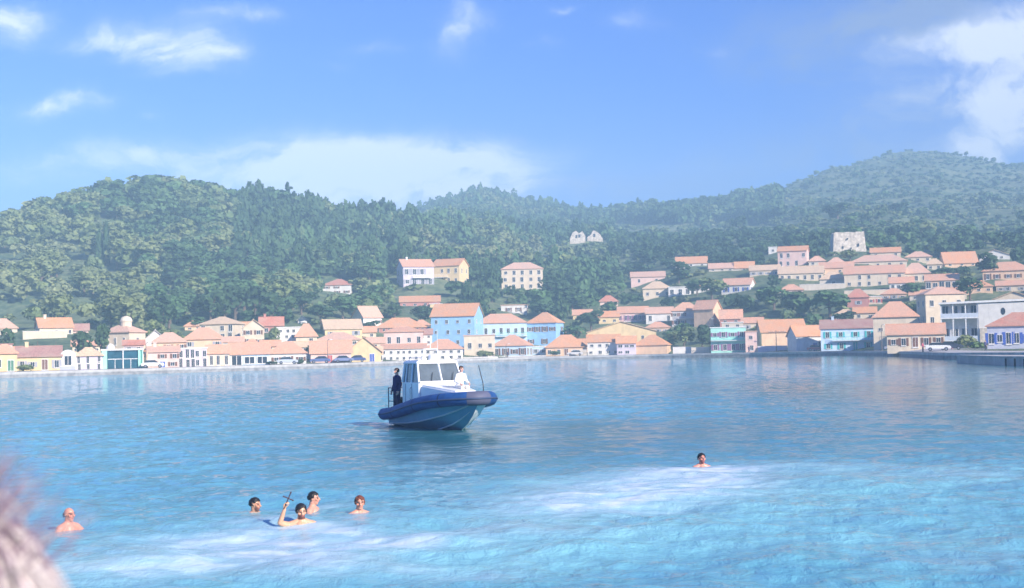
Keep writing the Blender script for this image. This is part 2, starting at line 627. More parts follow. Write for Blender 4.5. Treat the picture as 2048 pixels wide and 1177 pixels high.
def blob(X, Y, px, py, rx, ry, rot=0.0, amp=1.0):
    """soft patch on the water; rx, ry are metres across and along the line of sight"""
    c = on_water(px, py)
    dx, dy = X - c.x, Y - c.y
    cr, sr = math.cos(rot), math.sin(rot)
    a, b = dx * cr + dy * sr, -dx * sr + dy * cr
    return amp * np.exp(-((a / rx) ** 2 + (b / ry) ** 2))


def build_water():
    az = np.concatenate([np.linspace(-math.pi, -0.6, 26, endpoint=False), np.linspace(-0.6, -0.39, 30, endpoint=False), np.linspace(-0.39, 0.39, 900, endpoint=False),
                         np.linspace(0.39, 0.6, 30, endpoint=False), np.linspace(0.6, math.pi, 27)])
    dd = np.concatenate([[0.05, 3, 6], np.geomspace(9, 120, 620, endpoint=False), np.geomspace(120, 420, 160, endpoint=False), [420, 560, 700]])
    A, D = np.meshgrid(az, dd, indexing='ij')
    X, Y = D * np.sin(A), D * np.cos(A)
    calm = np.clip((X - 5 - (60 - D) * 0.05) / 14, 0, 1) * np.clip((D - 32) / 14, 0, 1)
    calm = np.clip(calm + blob(X, Y, 905, 890, 4.2, 11, 0, 1.0) + blob(X, Y, 1180, 862, 5, 12, 0, .6) + blob(X, Y, 1450, 870, 6, 12, 0, .5) + blob(X, Y, 700, 860, 5, 6, 0, .3), 0, 1)  # smooth patches, also tinted dark for the reflection under the boat
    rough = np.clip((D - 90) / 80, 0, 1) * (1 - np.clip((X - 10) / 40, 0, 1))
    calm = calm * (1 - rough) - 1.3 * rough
    fade = np.clip((420 - D) / 100, 0, 1) * np.where(np.abs(A) > 0.6, 0.0, 1.0) * (1 - 0.65 * np.clip(calm, 0, 1)) * np.clip((60 / np.maximum(D, 60)), 0.35, 1)
    Z = wave_z(X, Y) * fade
    foam = np.zeros_like(X)
    milk = np.zeros_like(X)
    for b in [(1405, 940, 1.1, 1.0, 0, 1.3), (1404, 944, .45, .5, 0, 1.0), (1340, 962, 1.7, 1.9, .5, 1.1), (1260, 985, 1.7, 1.9, .5, 1.15), (1160, 1010, 1.5, 1.4, .2, .8), (1420, 955, 1.2, 1.6, 0, .5), (1330, 940, 1.0, .9, 0, .5),
              (1545, 930, 1.2, 1.2, 0, .25), (600, 1062, .9, .7, 0, 1.0), (520, 1045, .7, .5, 0, .45), (430, 1080, 1.5, 1.2, 0, .6), (640, 1088, 1.5, 1.0, .1, .95),
              (735, 1035, .6, .5, 0, .5), (740, 1085, 1.0, .7, .2, .8), (380, 1125, 1.6, 1.0, 0, .6), (560, 1115, 1.4, .8, .2, .75), (700, 1140, 1.2, .6, 0, .5), (1050, 1060, 1.5, 1.2, 0, .35), (1700, 935, 1.6, 1.2, 0, .25), (1880, 950, 2.0, 1.4, 0, .3),
              (960, 1150, .7, .5, 0, .25), (640, 1012, .8, .5, 0, .35), (250, 1150, 1.0, .6, 0, .3), (930, 868, .5, .5, 0, .35), (815, 850, .5, 2.0, 0, .25), (2000, 1120, 1.3, .8, .3, .2)]:
        foam += blob(X, Y, b[0], b[1], b[2], b[3], b[4], b[5])
    for b in [(600, 1090, 3.4, 3.2, 0, .9), (1300, 985, 4.0, 4.6, 0, .8), (1100, 1060, 2.6, 2.2, 0, .7), (1600, 960, 4.0, 4.0, 0, .45), (1880, 950, 4.0, 4.2, 0, .6),
              (300, 1140, 2.5, 1.6, 0, .7), (1000, 1130, 1.6, 1.1, 0, .5), (1250, 1090, 3, 1.5, 0, .4), (1950, 1080, 2.2, 1.5, 0, .45), (1500, 1010, 2, 2, 0, .4)]:
        milk += blob(X, Y, *b)
    V = np.stack([X, Y, Z], -1).reshape(-1, 3)
    na, nt = A.shape
    i, j = np.meshgrid(np.arange(na - 1), np.arange(nt - 1), indexing='ij')
    a = (i * nt + j).ravel()
    Fq = np.stack([a, a + 1, a + nt + 1, a + nt], -1)
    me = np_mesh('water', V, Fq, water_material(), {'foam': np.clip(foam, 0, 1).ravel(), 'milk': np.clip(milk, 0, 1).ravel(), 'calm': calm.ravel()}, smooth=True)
    me.flip_normals()
    o = bpy.data.objects.new('water', me)
    COL.objects.link(o)
    tag(o, kind='structure')


build_water()
# ---------------------------------------------------------------- houses
random.seed(4)
WALL = dict(cream=(.74, .62, .47), white=(.77, .74, .70), peach=(.80, .55, .37), pink=(.79, .56, .49), yellow=(.78, .60, .34), lav=(.68, .60, .70),
            blue=(.34, .58, .86), paleblue=(.58, .74, .90), mint=(.42, .78, .66), redbrown=(.52, .24, .20), stone=(.68, .60, .50), grey=(.55, .54, .55), dusk=(.52, .54, .64))
ROOF = dict(orange=(.80, .38, .18), salmon=(.80, .42, .26), red=(.62, .24, .16), pinkr=(.80, .48, .34), beige=(.78, .56, .36), dull=(.46, .24, .20), slab=(.72, .70, .68))
SHUT = dict(blue=(.06, .12, .45), teal=(.08, .50, .52), brown=(.20, .10, .07), green=(.08, .22, .14), purple=(.28, .14, .26), grey=(.4, .4, .45), red=(.5, .1, .1))


def roof_mat(key):
    nm = 'tiles_' + key
    if nm in MATS:
        return MATS[nm]
    col = ROOF[key]
    m = bpy.data.materials.new(nm)
    m.use_nodes = True
    t = NT(m.node_tree)
    bs = m.node_tree.nodes['Principled BSDF']
    tc = t.n('ShaderNodeTexCoord').outputs['Object']
    oi = t.n('ShaderNodeObjectInfo').outputs['Random']
    a = t.ramp(t.noise(t.vm('MULTIPLY', tc, (4, 4, 4)), 1.0, 3, 0.7), 0.3, 0.7)
    b = t.ramp(t.noise(tc, 0.35, 4, 0.6), 0.3, 0.7)
    c = t.mix(a, tuple(x * 0.72 for x in col), tuple(min(1, x * 1.22) for x in col))
    c = t.mix(t.m('MULTIPLY', b, 0.45), c, (0.56, 0.44, 0.34))
    c = t.mix(t.m('MULTIPLY', oi, 0.25), c, tuple(x * 0.8 for x in col))
    w = t.n('ShaderNodeTexWave', ins={'Vector': tc, 'Scale': 1.6, 'Distortion': 0.3}, bands_direction='X')
    bp = t.n('ShaderNodeBump', ins={'Strength': 0.5, 'Distance': 0.08, 'Height': w.outputs['Fac']})
    t.put(bs.inputs['Base Color'], c)
    t.put(bs.inputs['Normal'], bp)
    bs.inputs['Roughness'].default_value = 0.9
    MATS[nm] = m
    return m


def wall_mat(key):
    return mat('wall_' + key, WALL[key], 0.92, 0.10, 0.7, dirt=0.35, bump=0.15, bscale=5)


M_GLASS = mat('window_glass', (0.035, 0.045, 0.06), 0.12, 0.3, 2.0, spec=0.6)
M_FRAME = mat('window_frame', (0.75, 0.73, 0.70), 0.6)
M_TRIM = mat('white_trim', (0.82, 0.81, 0.79), 0.7)
M_IRON = mat('iron_rail', (0.12, 0.12, 0.14), 0.5)
M_STONE = mat('rubble_stone', (0.62, 0.55, 0.46), 0.95, 0.35, 1.2, bump=0.9, bscale=2.5)

# shared meshes: unit window (1 wide, 1 high), frame and pane
def _frame_mesh():
    m = MB()
    for (a, b, c, d) in ((-.5, -.42, -.5, .5), (.42, .5, -.5, .5), (-.42, .42, .44, .5), (-.42, .42, -.5, -.44), (-.03, .03, -.44, .44)):
        m.box(a, b, -.07, .02, c, d)
    m.box(-.56, .56, -.12, .02, -.56, -.501)
    return m


_fm = _frame_mesh().build('window', M_FRAME)
_pm = MB().box(-.42, .42, -.025, .02, -.44, .44).build('pane', M_GLASS)
_sm = {}
for k, v in SHUT.items():
    _sm[k] = MB().box(-.5, .5, -.06, .01, -.5, .5).build('shutter', mat('shutter_' + k, v, 0.6))
FRAME_ME, PANE_ME, SHUT_ME = _fm.data, _pm.data, {k: o.data for k, o in _sm.items()}
for o in [_fm, _pm] + list(_sm.values()):
    bpy.data.objects.remove(o)


def obj_of(name, me, parent, loc=(0, 0, 0), rz=0, scale=(1, 1, 1)):
    o = bpy.data.objects.new(name, me)
    COL.objects.link(o)
    o.parent = parent
    o.location = loc
    o.rotation_euler = (0, 0, rz)
    o.scale = scale
    return o


def add_window(root, face, u, z, w, h, Wd, Dp, shut=None, door=False):
    """face: 'f' front (-y), 'r' right (+x), 'l' left (-x); u along the face from its left end, seen from outside"""
    if face == 'f':
        p, rz = (-Wd / 2 + u, -Dp / 2 - 0.012, z), 0
    elif face == 'r':
        p, rz = (Wd / 2 + 0.012, -Dp / 2 + u, z), math.pi / 2
    else:
        p, rz = (-Wd / 2 - 0.012, Dp / 2 - u, z), -math.pi / 2
    f = obj_of('door' if door else 'window', FRAME_ME, root, p, rz, (w, 1, h))
    if door:
        obj_of('door_leaf', SHUT_ME[door], f, (0, -0.0, 0), 0, (.84, .9, .9))
    else:
        obj_of('pane', PANE_ME, f)
    if shut and not door:
        for s in (-1, 1):
            obj_of('shutter', SHUT_ME[shut], f, (s * 0.80, -0.01, 0), 0, (.5, 1, 1.0))
    return f


HOUSES = []      # keepout records for the trees


def house(label, x0, x1, yb, ye, yr, roof, wk, rk, off=None, sf=0.0, rows=None, cols=None, shut=None, door=None, chim=0, bal=(), name='house', cat='house',
          wh=None, ww=None, nowin=False, wrows=None, D=None, depth=None, par=0.0, side=True, skip=0.12, us=None, group=None):
    mx = (x0 + x1) / 2
    az = az_t(mx, (yb + ye) / 2)[0]
    if D is None:
        D = float(shore_d(az)) + off if off is not None else surface_at(mx, yb)
    s = F / (D * math.cos(az))
    tot = (x1 - x0) / s
    a = abs(sf)
    psi = math.atan(a / ((1 - a) * 0.85)) if a else 0.0
    Wd = (1 - a) * tot / math.cos(psi)
    Dp = a * tot / math.sin(psi) if a else (depth or min(Wd * 0.75, 9.0))
    Dc = D + (Dp * math.cos(psi) + Wd * math.sin(psi)) / 2
    rz = -az + (-psi if sf > 0 else psi)
    c = at(mx, (yb + ye) / 2, Dc)
    X, Y = c.x, c.y
    cr, sr = math.cos(rz), math.sin(rz)
    gz = min(ground(X + cr * a_ * Wd / 2 - sr * b_ * Dp / 2, Y + sr * a_ * Wd / 2 + cr * b_ * Dp / 2) for a_ in (-1, 1) for b_ in (-1, 1))
    ze = at(mx, ye, D).z
    zr = at(mx, yr, D + Dp / 2).z
    zb = at(mx, yb, D).z
    z0 = min(gz, zb) - 0.3
    root = empty(name, (X, Y, z0), rz)
    h = ze - z0
    rh = max(zr - ze, 0.25)
    w2, d2 = Wd / 2, Dp / 2
    wm = wall_mat(wk)
    m = MB()
    if roof == 'gable':
        m.add([(-w2, -d2, 0), (w2, -d2, 0), (w2, d2, 0), (-w2, d2, 0), (-w2, -d2, h), (w2, -d2, h), (w2, d2, h), (-w2, d2, h), (-w2, 0, h + rh), (w2, 0, h + rh)],
              [[0, 3, 2, 1], [0, 1, 5, 4], [2, 3, 7, 6], [1, 2, 6, 9, 5], [3, 0, 4, 8, 7], [4, 5, 9, 8], [6, 7, 8, 9]])
    elif roof == 'gend':
        m.add([(-w2, -d2, 0), (w2, -d2, 0), (w2, d2, 0), (-w2, d2, 0), (-w2, -d2, h), (w2, -d2, h), (w2, d2, h), (-w2, d2, h), (0, -d2, h + rh), (0, d2, h + rh)],
              [[0, 3, 2, 1], [0, 1, 5, 8, 4], [2, 3, 7, 9, 6], [1, 2, 6, 5], [3, 0, 4, 7], [5, 6, 9, 8], [7, 4, 8, 9]])
    else:
        m.box(-w2, w2, -d2, d2, 0, h)
    m.build('wall', wm, root)
    # roof with thickness and eaves
    e, th = 0.35, 0.16
    r = MB()
    hh = h + 0.03
    if roof in ('hip', 'gable', 'gend'):
        if roof == 'hip':
            k = min(w2, d2) * 0.95
            rx, ry = max(w2 - k, 0.05), max(d2 - k, 0.05)
            rg = [(-rx, -ry), (rx, -ry), (rx, ry), (-rx, ry)]
        elif roof == 'gable':
            rg = [(-w2 - e, -0.02), (w2 + e, -0.02), (w2 + e, 0.02), (-w2 - e, 0.02)]
        else:
            rg = [(-0.02, -d2 - e), (0.02, -d2 - e), (0.02, d2 + e), (-0.02, d2 + e)]
        ov = e * rh / (d2 if roof == 'gable' else w2 if roof == 'gend' else min(w2, d2)) * 0.9
        lo = [(-w2 - e, -d2 - e), (w2 + e, -d2 - e), (w2 + e, d2 + e), (-w2 - e, d2 + e)]
        b = [(x, y, hh - ov) for x, y in lo]
        fs = [[0, 1, 5, 4], [1, 2, 6, 5], [2, 3, 7, 6], [3, 0, 4, 7], [8, 9, 10, 11]]
        sl = [([4, 5, 9, 8], [1, 0, 12, 13]), ([5, 6, 10, 9], [2, 1, 13, 14]), ([6, 7, 11, 10], [3, 2, 14, 15]), ([7, 4, 8, 11], [0, 3, 15, 12])]
        openends = {'hip': (), 'gable': (1, 3), 'gend': (0, 2)}[roof]
        for q in range(4):
            if q in openends:
                i0, i1 = q, (q + 1) % 4
                fs += [[i0, i0 + 4, i0 + 8, i0 + 12], [i1, i1 + 12, i1 + 8, i1 + 4], [i0 + 8, i1 + 8, i1 + 12, i0 + 12]]
            else:
                fs += list(sl[q])
        fs = [f for f in fs if not (len(openends) and f in [[q, (q + 1) % 4, (q + 1) % 4 + 4, q + 4] for q in openends])]
        r.add(b + [(x, y, hh - ov + th) for x, y in lo] + [(x, y, hh + rh + th) for x, y in rg] + [(x, y, hh + rh) for x, y in rg], fs)
        ro = r.build('roof', roof_mat(rk), root)
        if roof != 'hip' or w2 > d2:
            rp = MB()
            if roof == 'gend':
                rp.tube([(0, -d2 - e, hh + rh + th), (0, d2 + e, hh + rh + th)], 0.13, 6)
            else:
                q = w2 + e if roof == 'gable' else rx
                rp.tube([(-q, 0, hh + rh + th), (q, 0, hh + rh + th)], 0.13, 6)
            rp.build('ridge_tiles', roof_mat(rk), ro)
    else:
        r.box(-w2 - .18, w2 + .18, -d2 - .18, d2 + .18, hh - .03 + 0.003, hh + .2 + par)
        ro = r.build('roof', roof_mat(rk) if rk != 'slab' else M_TRIM, root)
    for q in range(chim):
        cx_ = (-0.55, 0.5, 0.1)[q % 3] * w2
        cb = MB().box(cx_ - .3, cx_ + .3, -.25 - .3 * (q % 2), .35, h + rh * .3, h + rh + .9)
        cb.box(cx_ - .38, cx_ + .38, -.33 - .3 * (q % 2), .43, h + rh + .903, h + rh + 1.02)
        cb.build('chimney', M_TRIM if wk in ('white', 'lav') else wm, ro)
    # openings
    rnd = random.Random(hash_(label))
    if shut is None and 'shop' not in name and 'dark' not in label and (cols or 9) <= 4 and 'window' not in label:
        shut = rnd.choice((None, None, None, 'brown', 'grey', None))
    zv = max(zb, gz) - z0
    hv = h - zv
    if not nowin:
        nr = rows or max(1, round(hv / 3.2))
        nc = cols or max(1, round(Wd / 2.9))
        H1 = hv / nr
        whh = wh or min(1.5, H1 * 0.5)
        www = ww or min(0.95, Wd / nc * 0.42)
        for i in range(nr):
            zc = h - H1 * (i + 0.5) - (0.05 * H1)
            last = i == nr - 1
            for j in range(nc):
                if rnd.random() < skip:
                    continue
                u = (us[j] * Wd) if us else Wd * (j + 0.5) / nc + rnd.uniform(-.22, .22)
                if door and last and j == nc // 2:
                    dh = min(2.1, H1 * .8)
                    add_window(root, 'f', u, zv + dh / 2 + .05, 1.15, dh, Wd, Dp, door=door)
                else:
                    k = rnd.choice((1, 1, 1, .82, .7, 1.12))
                    add_window(root, 'f', u, zc, www, whh * k, Wd, Dp, shut)
            if sf and side:
                ns = max(1, round(Dp / 4.2))
                for j in range(ns):
                    if rnd.random() < .3:
                        continue
                    add_window(root, 'r' if sf > 0 else 'l', Dp * (j + .5) / ns, zc, min(.9, Dp / ns * .4), whh, Wd, Dp, shut)
    for (zf, u0, u1, mk) in bal:      # balconies: height fraction, extent
        z = zv + hv * zf
        bm_ = mat('shutter_' + mk, SHUT[mk], .6) if mk in SHUT else (M_TRIM if mk == 'white' else M_IRON)
        bo = MB().box(-w2 + u0 * Wd, -w2 + u1 * Wd, -d2 - 1.1, -d2 - .003, z - .14, z).build('balcony', M_TRIM, root)
        rl = MB()
        xa, xb = -w2 + u0 * Wd + .04, -w2 + u1 * Wd - .04
        rl.box(xa, xb, -d2 - 1.08, -d2 - 1.03, z + .92, z + .98)
        n = max(2, int((xb - xa) / .35))
        for k in range(n + 1):
            xx = xa + (xb - xa) * k / n
            rl.box(xx - .03, xx + .03, -d2 - 1.075, -d2 - 1.035, z + .003, z + .917)
        rl.build('railing', bm_, bo)
    tag(root, label, cat, group)
    HOUSES.append(dict(o=root, x0=x0, x1=x1, yt=min(ye, yr), yb=yb, D=D, D1=D + Dp + 3, label=label, X=X, Y=Y, Wd=Wd, Dp=Dp, h=h, z0=z0, d2=d2, w2=w2, R=math.hypot(w2, d2)))
    return root


def hash_(s):
    v = 7
    for ch in s:
        v = (v * 131 + ord(ch)) % 1000003
    return v


HS = house
# left shore, front row
HS('yellow cottage with red roof at far left edge', -14, 33, 745, 706, 692, 'hip', 'yellow', 'salmon', off=12, door='green', cols=2, rows=1)
HS('long low yellow house with dull red roof and chimney', 36, 120, 742, 713, 695, 'gable', 'yellow', 'dull', off=14, chim=1, rows=1, cols=4, door='brown')
HS('pink house half hidden above the yellow cottage', -12, 24, 705, 690, 684, 'flat', 'pink', 'dull', off=32, rows=1, cols=2)
HS('beige roofed lavender building with three narrow windows', 151, 204, 744, 711, 698, 'hip', 'lav', 'beige', off=11, rows=2, cols=3, ww=.5, wh=1.6, skip=0)
HS('beige hip roofed house at upper left edge', -22, 33, 670, 656, 640, 'hip', 'cream', 'pinkr', rows=1, cols=2)
HS('small white house with bright red roof above garden wall', 72, 144, 672, 655, 638, 'gable', 'cream', 'orange', chim=1, sf=-.12, rows=1, cols=5, skip=0)
HS('brown roofed shed beside the bright red roof', 146, 176, 668, 660, 650, 'gable', 'pink', 'dull', rows=1, cols=1)
HS('small white gabled house right of the domed church', 290, 332, 694, 680, 662, 'gend', 'white', 'slab', off=45, rows=1, cols=1)
HS('small pink annexe with red roof under the church', 248, 287, 703, 690, 683, 'gable', 'pink', 'red', off=26, rows=1, cols=2)
HS('wide peach house with low pink hip roof', 305, 372, 703, 684, 668, 'hip', 'peach', 'pinkr', off=36, rows=1, cols=3, shut='brown')
HS('peach house with salmon roof and white lean-to', 368, 448, 697, 678, 658, 'hip', 'peach', 'salmon', off=48, rows=1, cols=3)
HS('blush pink waterfront house with tiled lean-to roof', 297, 357, 740, 704, 695, 'gable', 'pink', 'pinkr', off=11, cols=3, rows=2, door='blue', chim=1)
HS('lavender flat roofed waterfront building with lattice front', 358, 413, 738, 698, 696, 'flat', 'lav', 'slab', off=12, rows=2, cols=5, skip=0, ww=.7, wh=1.8, shut=None)
HS('narrow white waterfront house with tall windows', 414, 459, 738, 706, 692, 'gable', 'cream', 'salmon', off=12, rows=1, cols=3, wh=2.0, skip=0)
HS('pale blue glass fronted shop under long salmon roof', 460, 539, 736, 708, 688, 'gable', 'paleblue', 'salmon', off=11, rows=1, cols=3, ww=2.2, wh=2.1, skip=0, name='shop', cat='shop')
HS('low white house with salmon roof near round bushes', 540, 612, 732, 706, 686, 'hip', 'white', 'salmon', off=14, rows=1, cols=3)
HS('cream villa with beige roof and two dark windows', 400, 490, 680, 648, 636, 'hip', 'cream', 'beige', rows=2, cols=4, sf=.22, ww=1.0, wh=1.5)
HS('cream gable end house with patched facade', 487, 528, 690, 656, 641, 'gend', 'cream', 'beige', rows=2, cols=2)
HS('bright red roofed house below the dark wood', 520, 566, 668, 651, 636, 'gable', 'redbrown', 'red', chim=1, rows=1, cols=2)
HS('tall whitewashed house with three rows of windows', 553, 610, 694, 656, 650, 'flat', 'white', 'slab', rows=3, cols=4, off=58)
HS('salmon hip roofed house beside the whitewashed house', 592, 634, 690, 671, 650, 'hip', 'cream', 'salmon', off=50, rows=1, cols=2)
HS('long pale roofed barn like house left of the blue houses', 642, 724, 674, 658, 641, 'gable', 'yellow', 'beige', sf=-.1, rows=1, cols=3)
HS('low cream house with wide pink roof', 634, 720, 692, 680, 667, 'hip', 'cream', 'pinkr', off=44, rows=1, cols=4)
HS('pink waterfront house with long red roof', 622, 702, 732, 706, 684, 'gable', 'pink', 'salmon', off=13, rows=1, cols=3, door='red')
HS('yellow gable end waterfront house with arched doorway', 694, 762, 730, 704, 676, 'gend', 'yellow', 'salmon', off=10, rows=1, cols=2, door='blue')
HS('white gable end house high among the trees', 704, 764, 652, 634, 614, 'gable', 'white', 'pinkr', sf=-.38, rows=1, cols=3)
HS('brick red house with rows of small windows', 752, 852, 676, 655, 638, 'hip', 'redbrown', 'orange', rows=2, cols=9, ww=.7, wh=1.2, skip=.05)
HS('white waterfront house with beige awning roof', 722, 764, 728, 709, 696, 'gable', 'white', 'beige', off=9, rows=1, cols=4, ww=1.0, wh=1.3, skip=0)
HS('pink house with three windows above the patrol boat', 768, 846, 694, 664, 655, 'hip', 'pink', 'salmon', off=34, rows=1, cols=4, wh=1.8, skip=0)
HS('long white waterfront building with two rows of windows', 764, 852, 726, 698, 690, 'gable', 'white', 'salmon', off=12, rows=2, cols=7, skip=.05)
HS('white waterfront house with bright pink hip roof', 848, 926, 726, 698, 681, 'hip', 'white', 'salmon', off=12, rows=2, cols=5)
# blue houses in the middle
HS('tall sky blue house with bright orange gable roof', 862, 968, 694, 632, 609, 'gable', 'blue', 'orange', off=40, sf=.18, rows=3, cols=4, ww=.8, wh=1.1)
HS('blue house with salmon hip roof and blue balcony', 950, 1054, 676, 646, 630, 'hip', 'paleblue', 'salmon', off=46, rows=1, cols=7, wh=1.9, skip=0, bal=((.1, .4, 1.0, 'teal'),))
HS('tall pale blue house with orange hip roof', 1054, 1128, 694, 645, 627, 'hip', 'blue', 'orange', off=42, sf=.22, rows=2, cols=4)
HS('cream house with three dark square windows', 928, 990, 708, 672, 665, 'flat', 'cream', 'pinkr', off=22, rows=1, cols=3, ww=1.0, wh=1.7, skip=0)
HS('light blue cottage with salmon hip roof', 985, 1066, 714, 691, 672, 'hip', 'paleblue', 'salmon', off=16, sf=.16, rows=1, cols=4, wh=1.8)
HS('low peach waterfront house with orange hip roof', 1092, 1174, 716, 694, 672, 'hip', 'peach', 'orange', off=14, rows=1, cols=5, door='brown')
HS('small white flat roofed house above the blue houses', 1002, 1056, 627, 611, 608, 'flat', 'white', 'pinkr', rows=1, cols=2, us=(.3, .68), skip=0, sf=.05, bal=((.05, .3, .75, 'white'),))
# villas on the wooded slope
HS('white villa with pink roof on the wooded slope', 793, 868, 572, 533, 520, 'gable', 'lav', 'salmon', sf=-.18, rows=2, cols=4, ww=1.3, wh=2.0, chim=1, bal=((.42, .3, .9, 'white'),))
HS('yellow villa with orange roof on the wooded slope', 864, 938, 569, 531, 519, 'gable', 'yellow', 'orange', sf=.26, rows=2, cols=4, wh=1.7, bal=((.4, .05, .6, 'white'),))
HS('cream three storey villa with five windows a floor', 1003, 1086, 582, 538, 527, 'hip', 'cream', 'pinkr', rows=3, cols=5, ww=1.2, wh=1.7, skip=0, shut=None)
HS('small white house with red roof left on the slope', 645, 712, 588, 570, 560, 'hip', 'white', 'red', sf=.15, rows=2, cols=3)
HS('long orange roof over dark red walls among trees', 800, 880, 614, 604, 594, 'gable', 'redbrown', 'orange', rows=1, cols=4)
HS('tiny yellow outbuilding beside the long orange roof', 860, 884, 624, 609, 605, 'flat', 'yellow', 'slab', rows=1, cols=1)
# centre right
HS('big yellow house with low gable above the quay', 1175, 1312, 688, 664, 645, 'gend', 'yellow', 'beige', off=34, rows=1, cols=8, ww=.8, wh=1.5, skip=0)
HS('white waterfront house left of the purple porch', 1175, 1240, 714, 684, 671, 'gable', 'white', 'orange', off=13, rows=2, cols=4)
HS('purple waterfront porch house under orange roof', 1234, 1272, 714, 686, 674, 'gable', 'lav', 'orange', off=11, rows=2, cols=3, ww=1.2, shut=None)
HS('windowless peach waterfront house with wide hip roof', 1268, 1343, 714, 690, 672, 'hip', 'peach', 'orange', off=12, sf=.12, rows=1, cols=1, nowin=True)
HS('pink balcony house with purple windows', 1236, 1296, 645, 626, 615, 'gable', 'pink', 'salmon', rows=1, cols=6, shut='purple', skip=0, bal=((.05, 0, .95, 'purple'),))
HS('white walled house with long pink roof', 1292, 1346, 645, 627, 616, 'gable', 'white', 'pinkr', rows=1, cols=3, wh=1.8)
HS('grey house with shaded balconies and pink roof', 1344, 1402, 652, 621, 607, 'hip', 'grey', 'salmon', rows=2, cols=4, ww=1.1, bal=((.5, .2, .95, 'grey'),))
HS('plain peach house with pink gable roof', 1388, 1443, 655, 618, 602, 'gable', 'peach', 'salmon', sf=.30, rows=1, cols=1, nowin=True)
HS('low brown house with bright salmon roof', 1440, 1484, 650, 637, 621, 'gable', 'redbrown', 'salmon', rows=1, cols=2)
HS('mint green and pink waterfront house with balcony', 1422, 1492, 707, 656, 654, 'flat', 'mint', 'slab', off=12, rows=2, cols=4, shut='purple', bal=((.5, 0, 1, 'teal'),), ww=1.0)
HS('narrow white house right of the mint house', 1491, 1514, 707, 664, 660, 'flat', 'pink', 'pinkr', off=12, rows=2, cols=1)
HS('large windowless peach warehouse with orange roof', 1512, 1612, 702, 664, 641, 'gable', 'peach', 'orange', off=26, nowin=True, sf=-.12, name='warehouse', cat='warehouse')
HS('white cottage with orange roof and two blue doors', 1575, 1645, 705, 672, 653, 'gable', 'white', 'orange', off=13, sf=-.26, rows=1, cols=3, us=(.35, .7, .9), ww=.9, wh=2.0, shut=None, side=False, door='blue')
HS('pale blue house with teal shutters and balcony', 1643, 1749, 704, 657, 641, 'gable', 'paleblue', 'dull', off=13, rows=2, cols=4, shut='teal', skip=0, ww=.9, wh=1.5, bal=((.47, .2, .96, 'teal'),), door='teal', chim=1)
HS('cream house with pink hip roof behind the teal shuttered house', 1748, 1836, 680, 633, 606, 'hip', 'cream', 'salmon', off=36, rows=1, cols=3, wh=1.0, bal=((.15, .3, .7, 'white'),))
HS('cream waterfront house with long salmon roof', 1776, 1887, 696, 669, 650, 'gable', 'cream', 'salmon', off=22, rows=1, cols=5, shut='brown', wh=1.5, skip=0, door='brown')
HS('brick red house with red roof above the pink roofs', 1695, 1737, 616, 594, 580, 'hip', 'redbrown', 'red', rows=1, cols=1)
HS('small cream house with red shutters', 1736, 1764, 610, 594, 591, 'flat', 'cream', 'slab', rows=1, cols=2, shut='red')
HS('tall cream house with low rounded roof', 1834, 1928, 655, 588, 576, 'hip', 'cream', 'pinkr', D=345, sf=-.2, rows=2, cols=3, wh=1.5, skip=0)
# hillside right
HS('low house with orange roof left on the upper slope', 1352, 1414, 534, 527, 515, 'gable', 'white', 'orange', rows=1, cols=3)
HS('pink roofed house under the lone dark tree', 1262, 1330, 568, 554, 545, 'gable', 'pink', 'pinkr', rows=1, cols=2)
HS('cream house with orange hip roof on the slope', 1286, 1342, 597, 577, 565, 'hip', 'cream', 'beige', rows=1, cols=3, wh=1.2)
HS('white flat roofed pavilion with three windows', 1337, 1382, 592, 575, 572, 'flat', 'white', 'slab', rows=1, cols=3, ww=1.3, wh=1.8, skip=0)
HS('white and blue house standing alone in greenery', 1443, 1511, 586, 570, 558, 'gable', 'white', 'salmon', sf=.16, rows=1, cols=3, shut='blue', wh=1.4, skip=0)
HS('small orange roofed hut on the upper slope', 1470, 1508, 541, 536, 525, 'gable', 'stone', 'orange', rows=1, cols=1)
HS('two storey pink house with flat orange roof', 1556, 1618, 534, 502, 494, 'gable', 'pink', 'orange', rows=2, cols=4, wh=1.7, sf=.08)
HS('sliver of white house left of the two storey pink one', 1537, 1554, 507, 495, 492, 'flat', 'white', 'slab', rows=1, cols=1)
HS('long cream house with six windows and beige roof', 1558, 1646, 562, 547, 534, 'gable', 'cream', 'beige', rows=1, cols=6, wh=1.5, skip=0)
HS('pale house with faded pink roof below the tower', 1703, 1812, 535, 523, 512, 'hip', 'cream', 'pinkr', rows=1, cols=5, wh=1.1)
HS('long salmon roofed house with three dark windows', 1690, 1808, 574, 547, 533, 'gable', 'cream', 'salmon', rows=2, cols=6, wh=1.3)
HS('cream house with pink hip roof and glazed porch', 1804, 1859, 566, 546, 528, 'hip', 'cream', 'pinkr', rows=1, cols=3, ww=1.3, wh=1.6)
HS('small white house with low pink roof', 1780, 1827, 584, 566, 556, 'gable', 'white', 'salmon', rows=1, cols=4, ww=1.0, wh=1.5, skip=0)
HS('house with dark porch openings and salmon roof', 1852, 1916, 580, 561, 550, 'gable', 'peach', 'salmon', rows=1, cols=5, ww=1.5, wh=2.0, skip=0)
HS('house with broad orange roof at upper right', 1880, 1954, 537, 526, 505, 'gable', 'peach', 'orange', rows=1, cols=3, sf=-.15)
HS('pale house with white gable high at right', 1960, 2018, 519, 511, 502, 'gend', 'white', 'beige', rows=1, cols=2)
HS('peach house with wide pink hip roof at right edge', 1968, 2062, 562, 541, 526, 'hip', 'peach', 'salmon', rows=1, cols=5, shut='brown')
HS('beige gabled house above the white modern block', 1990, 2066, 606, 598, 585, 'gend', 'cream', 'beige', rows=1, cols=2, D=345)
HS('red roofed cottage peeping out of the trees', 1198, 1236, 613, 603, 593, 'hip', 'pink', 'red', rows=1, cols=2)
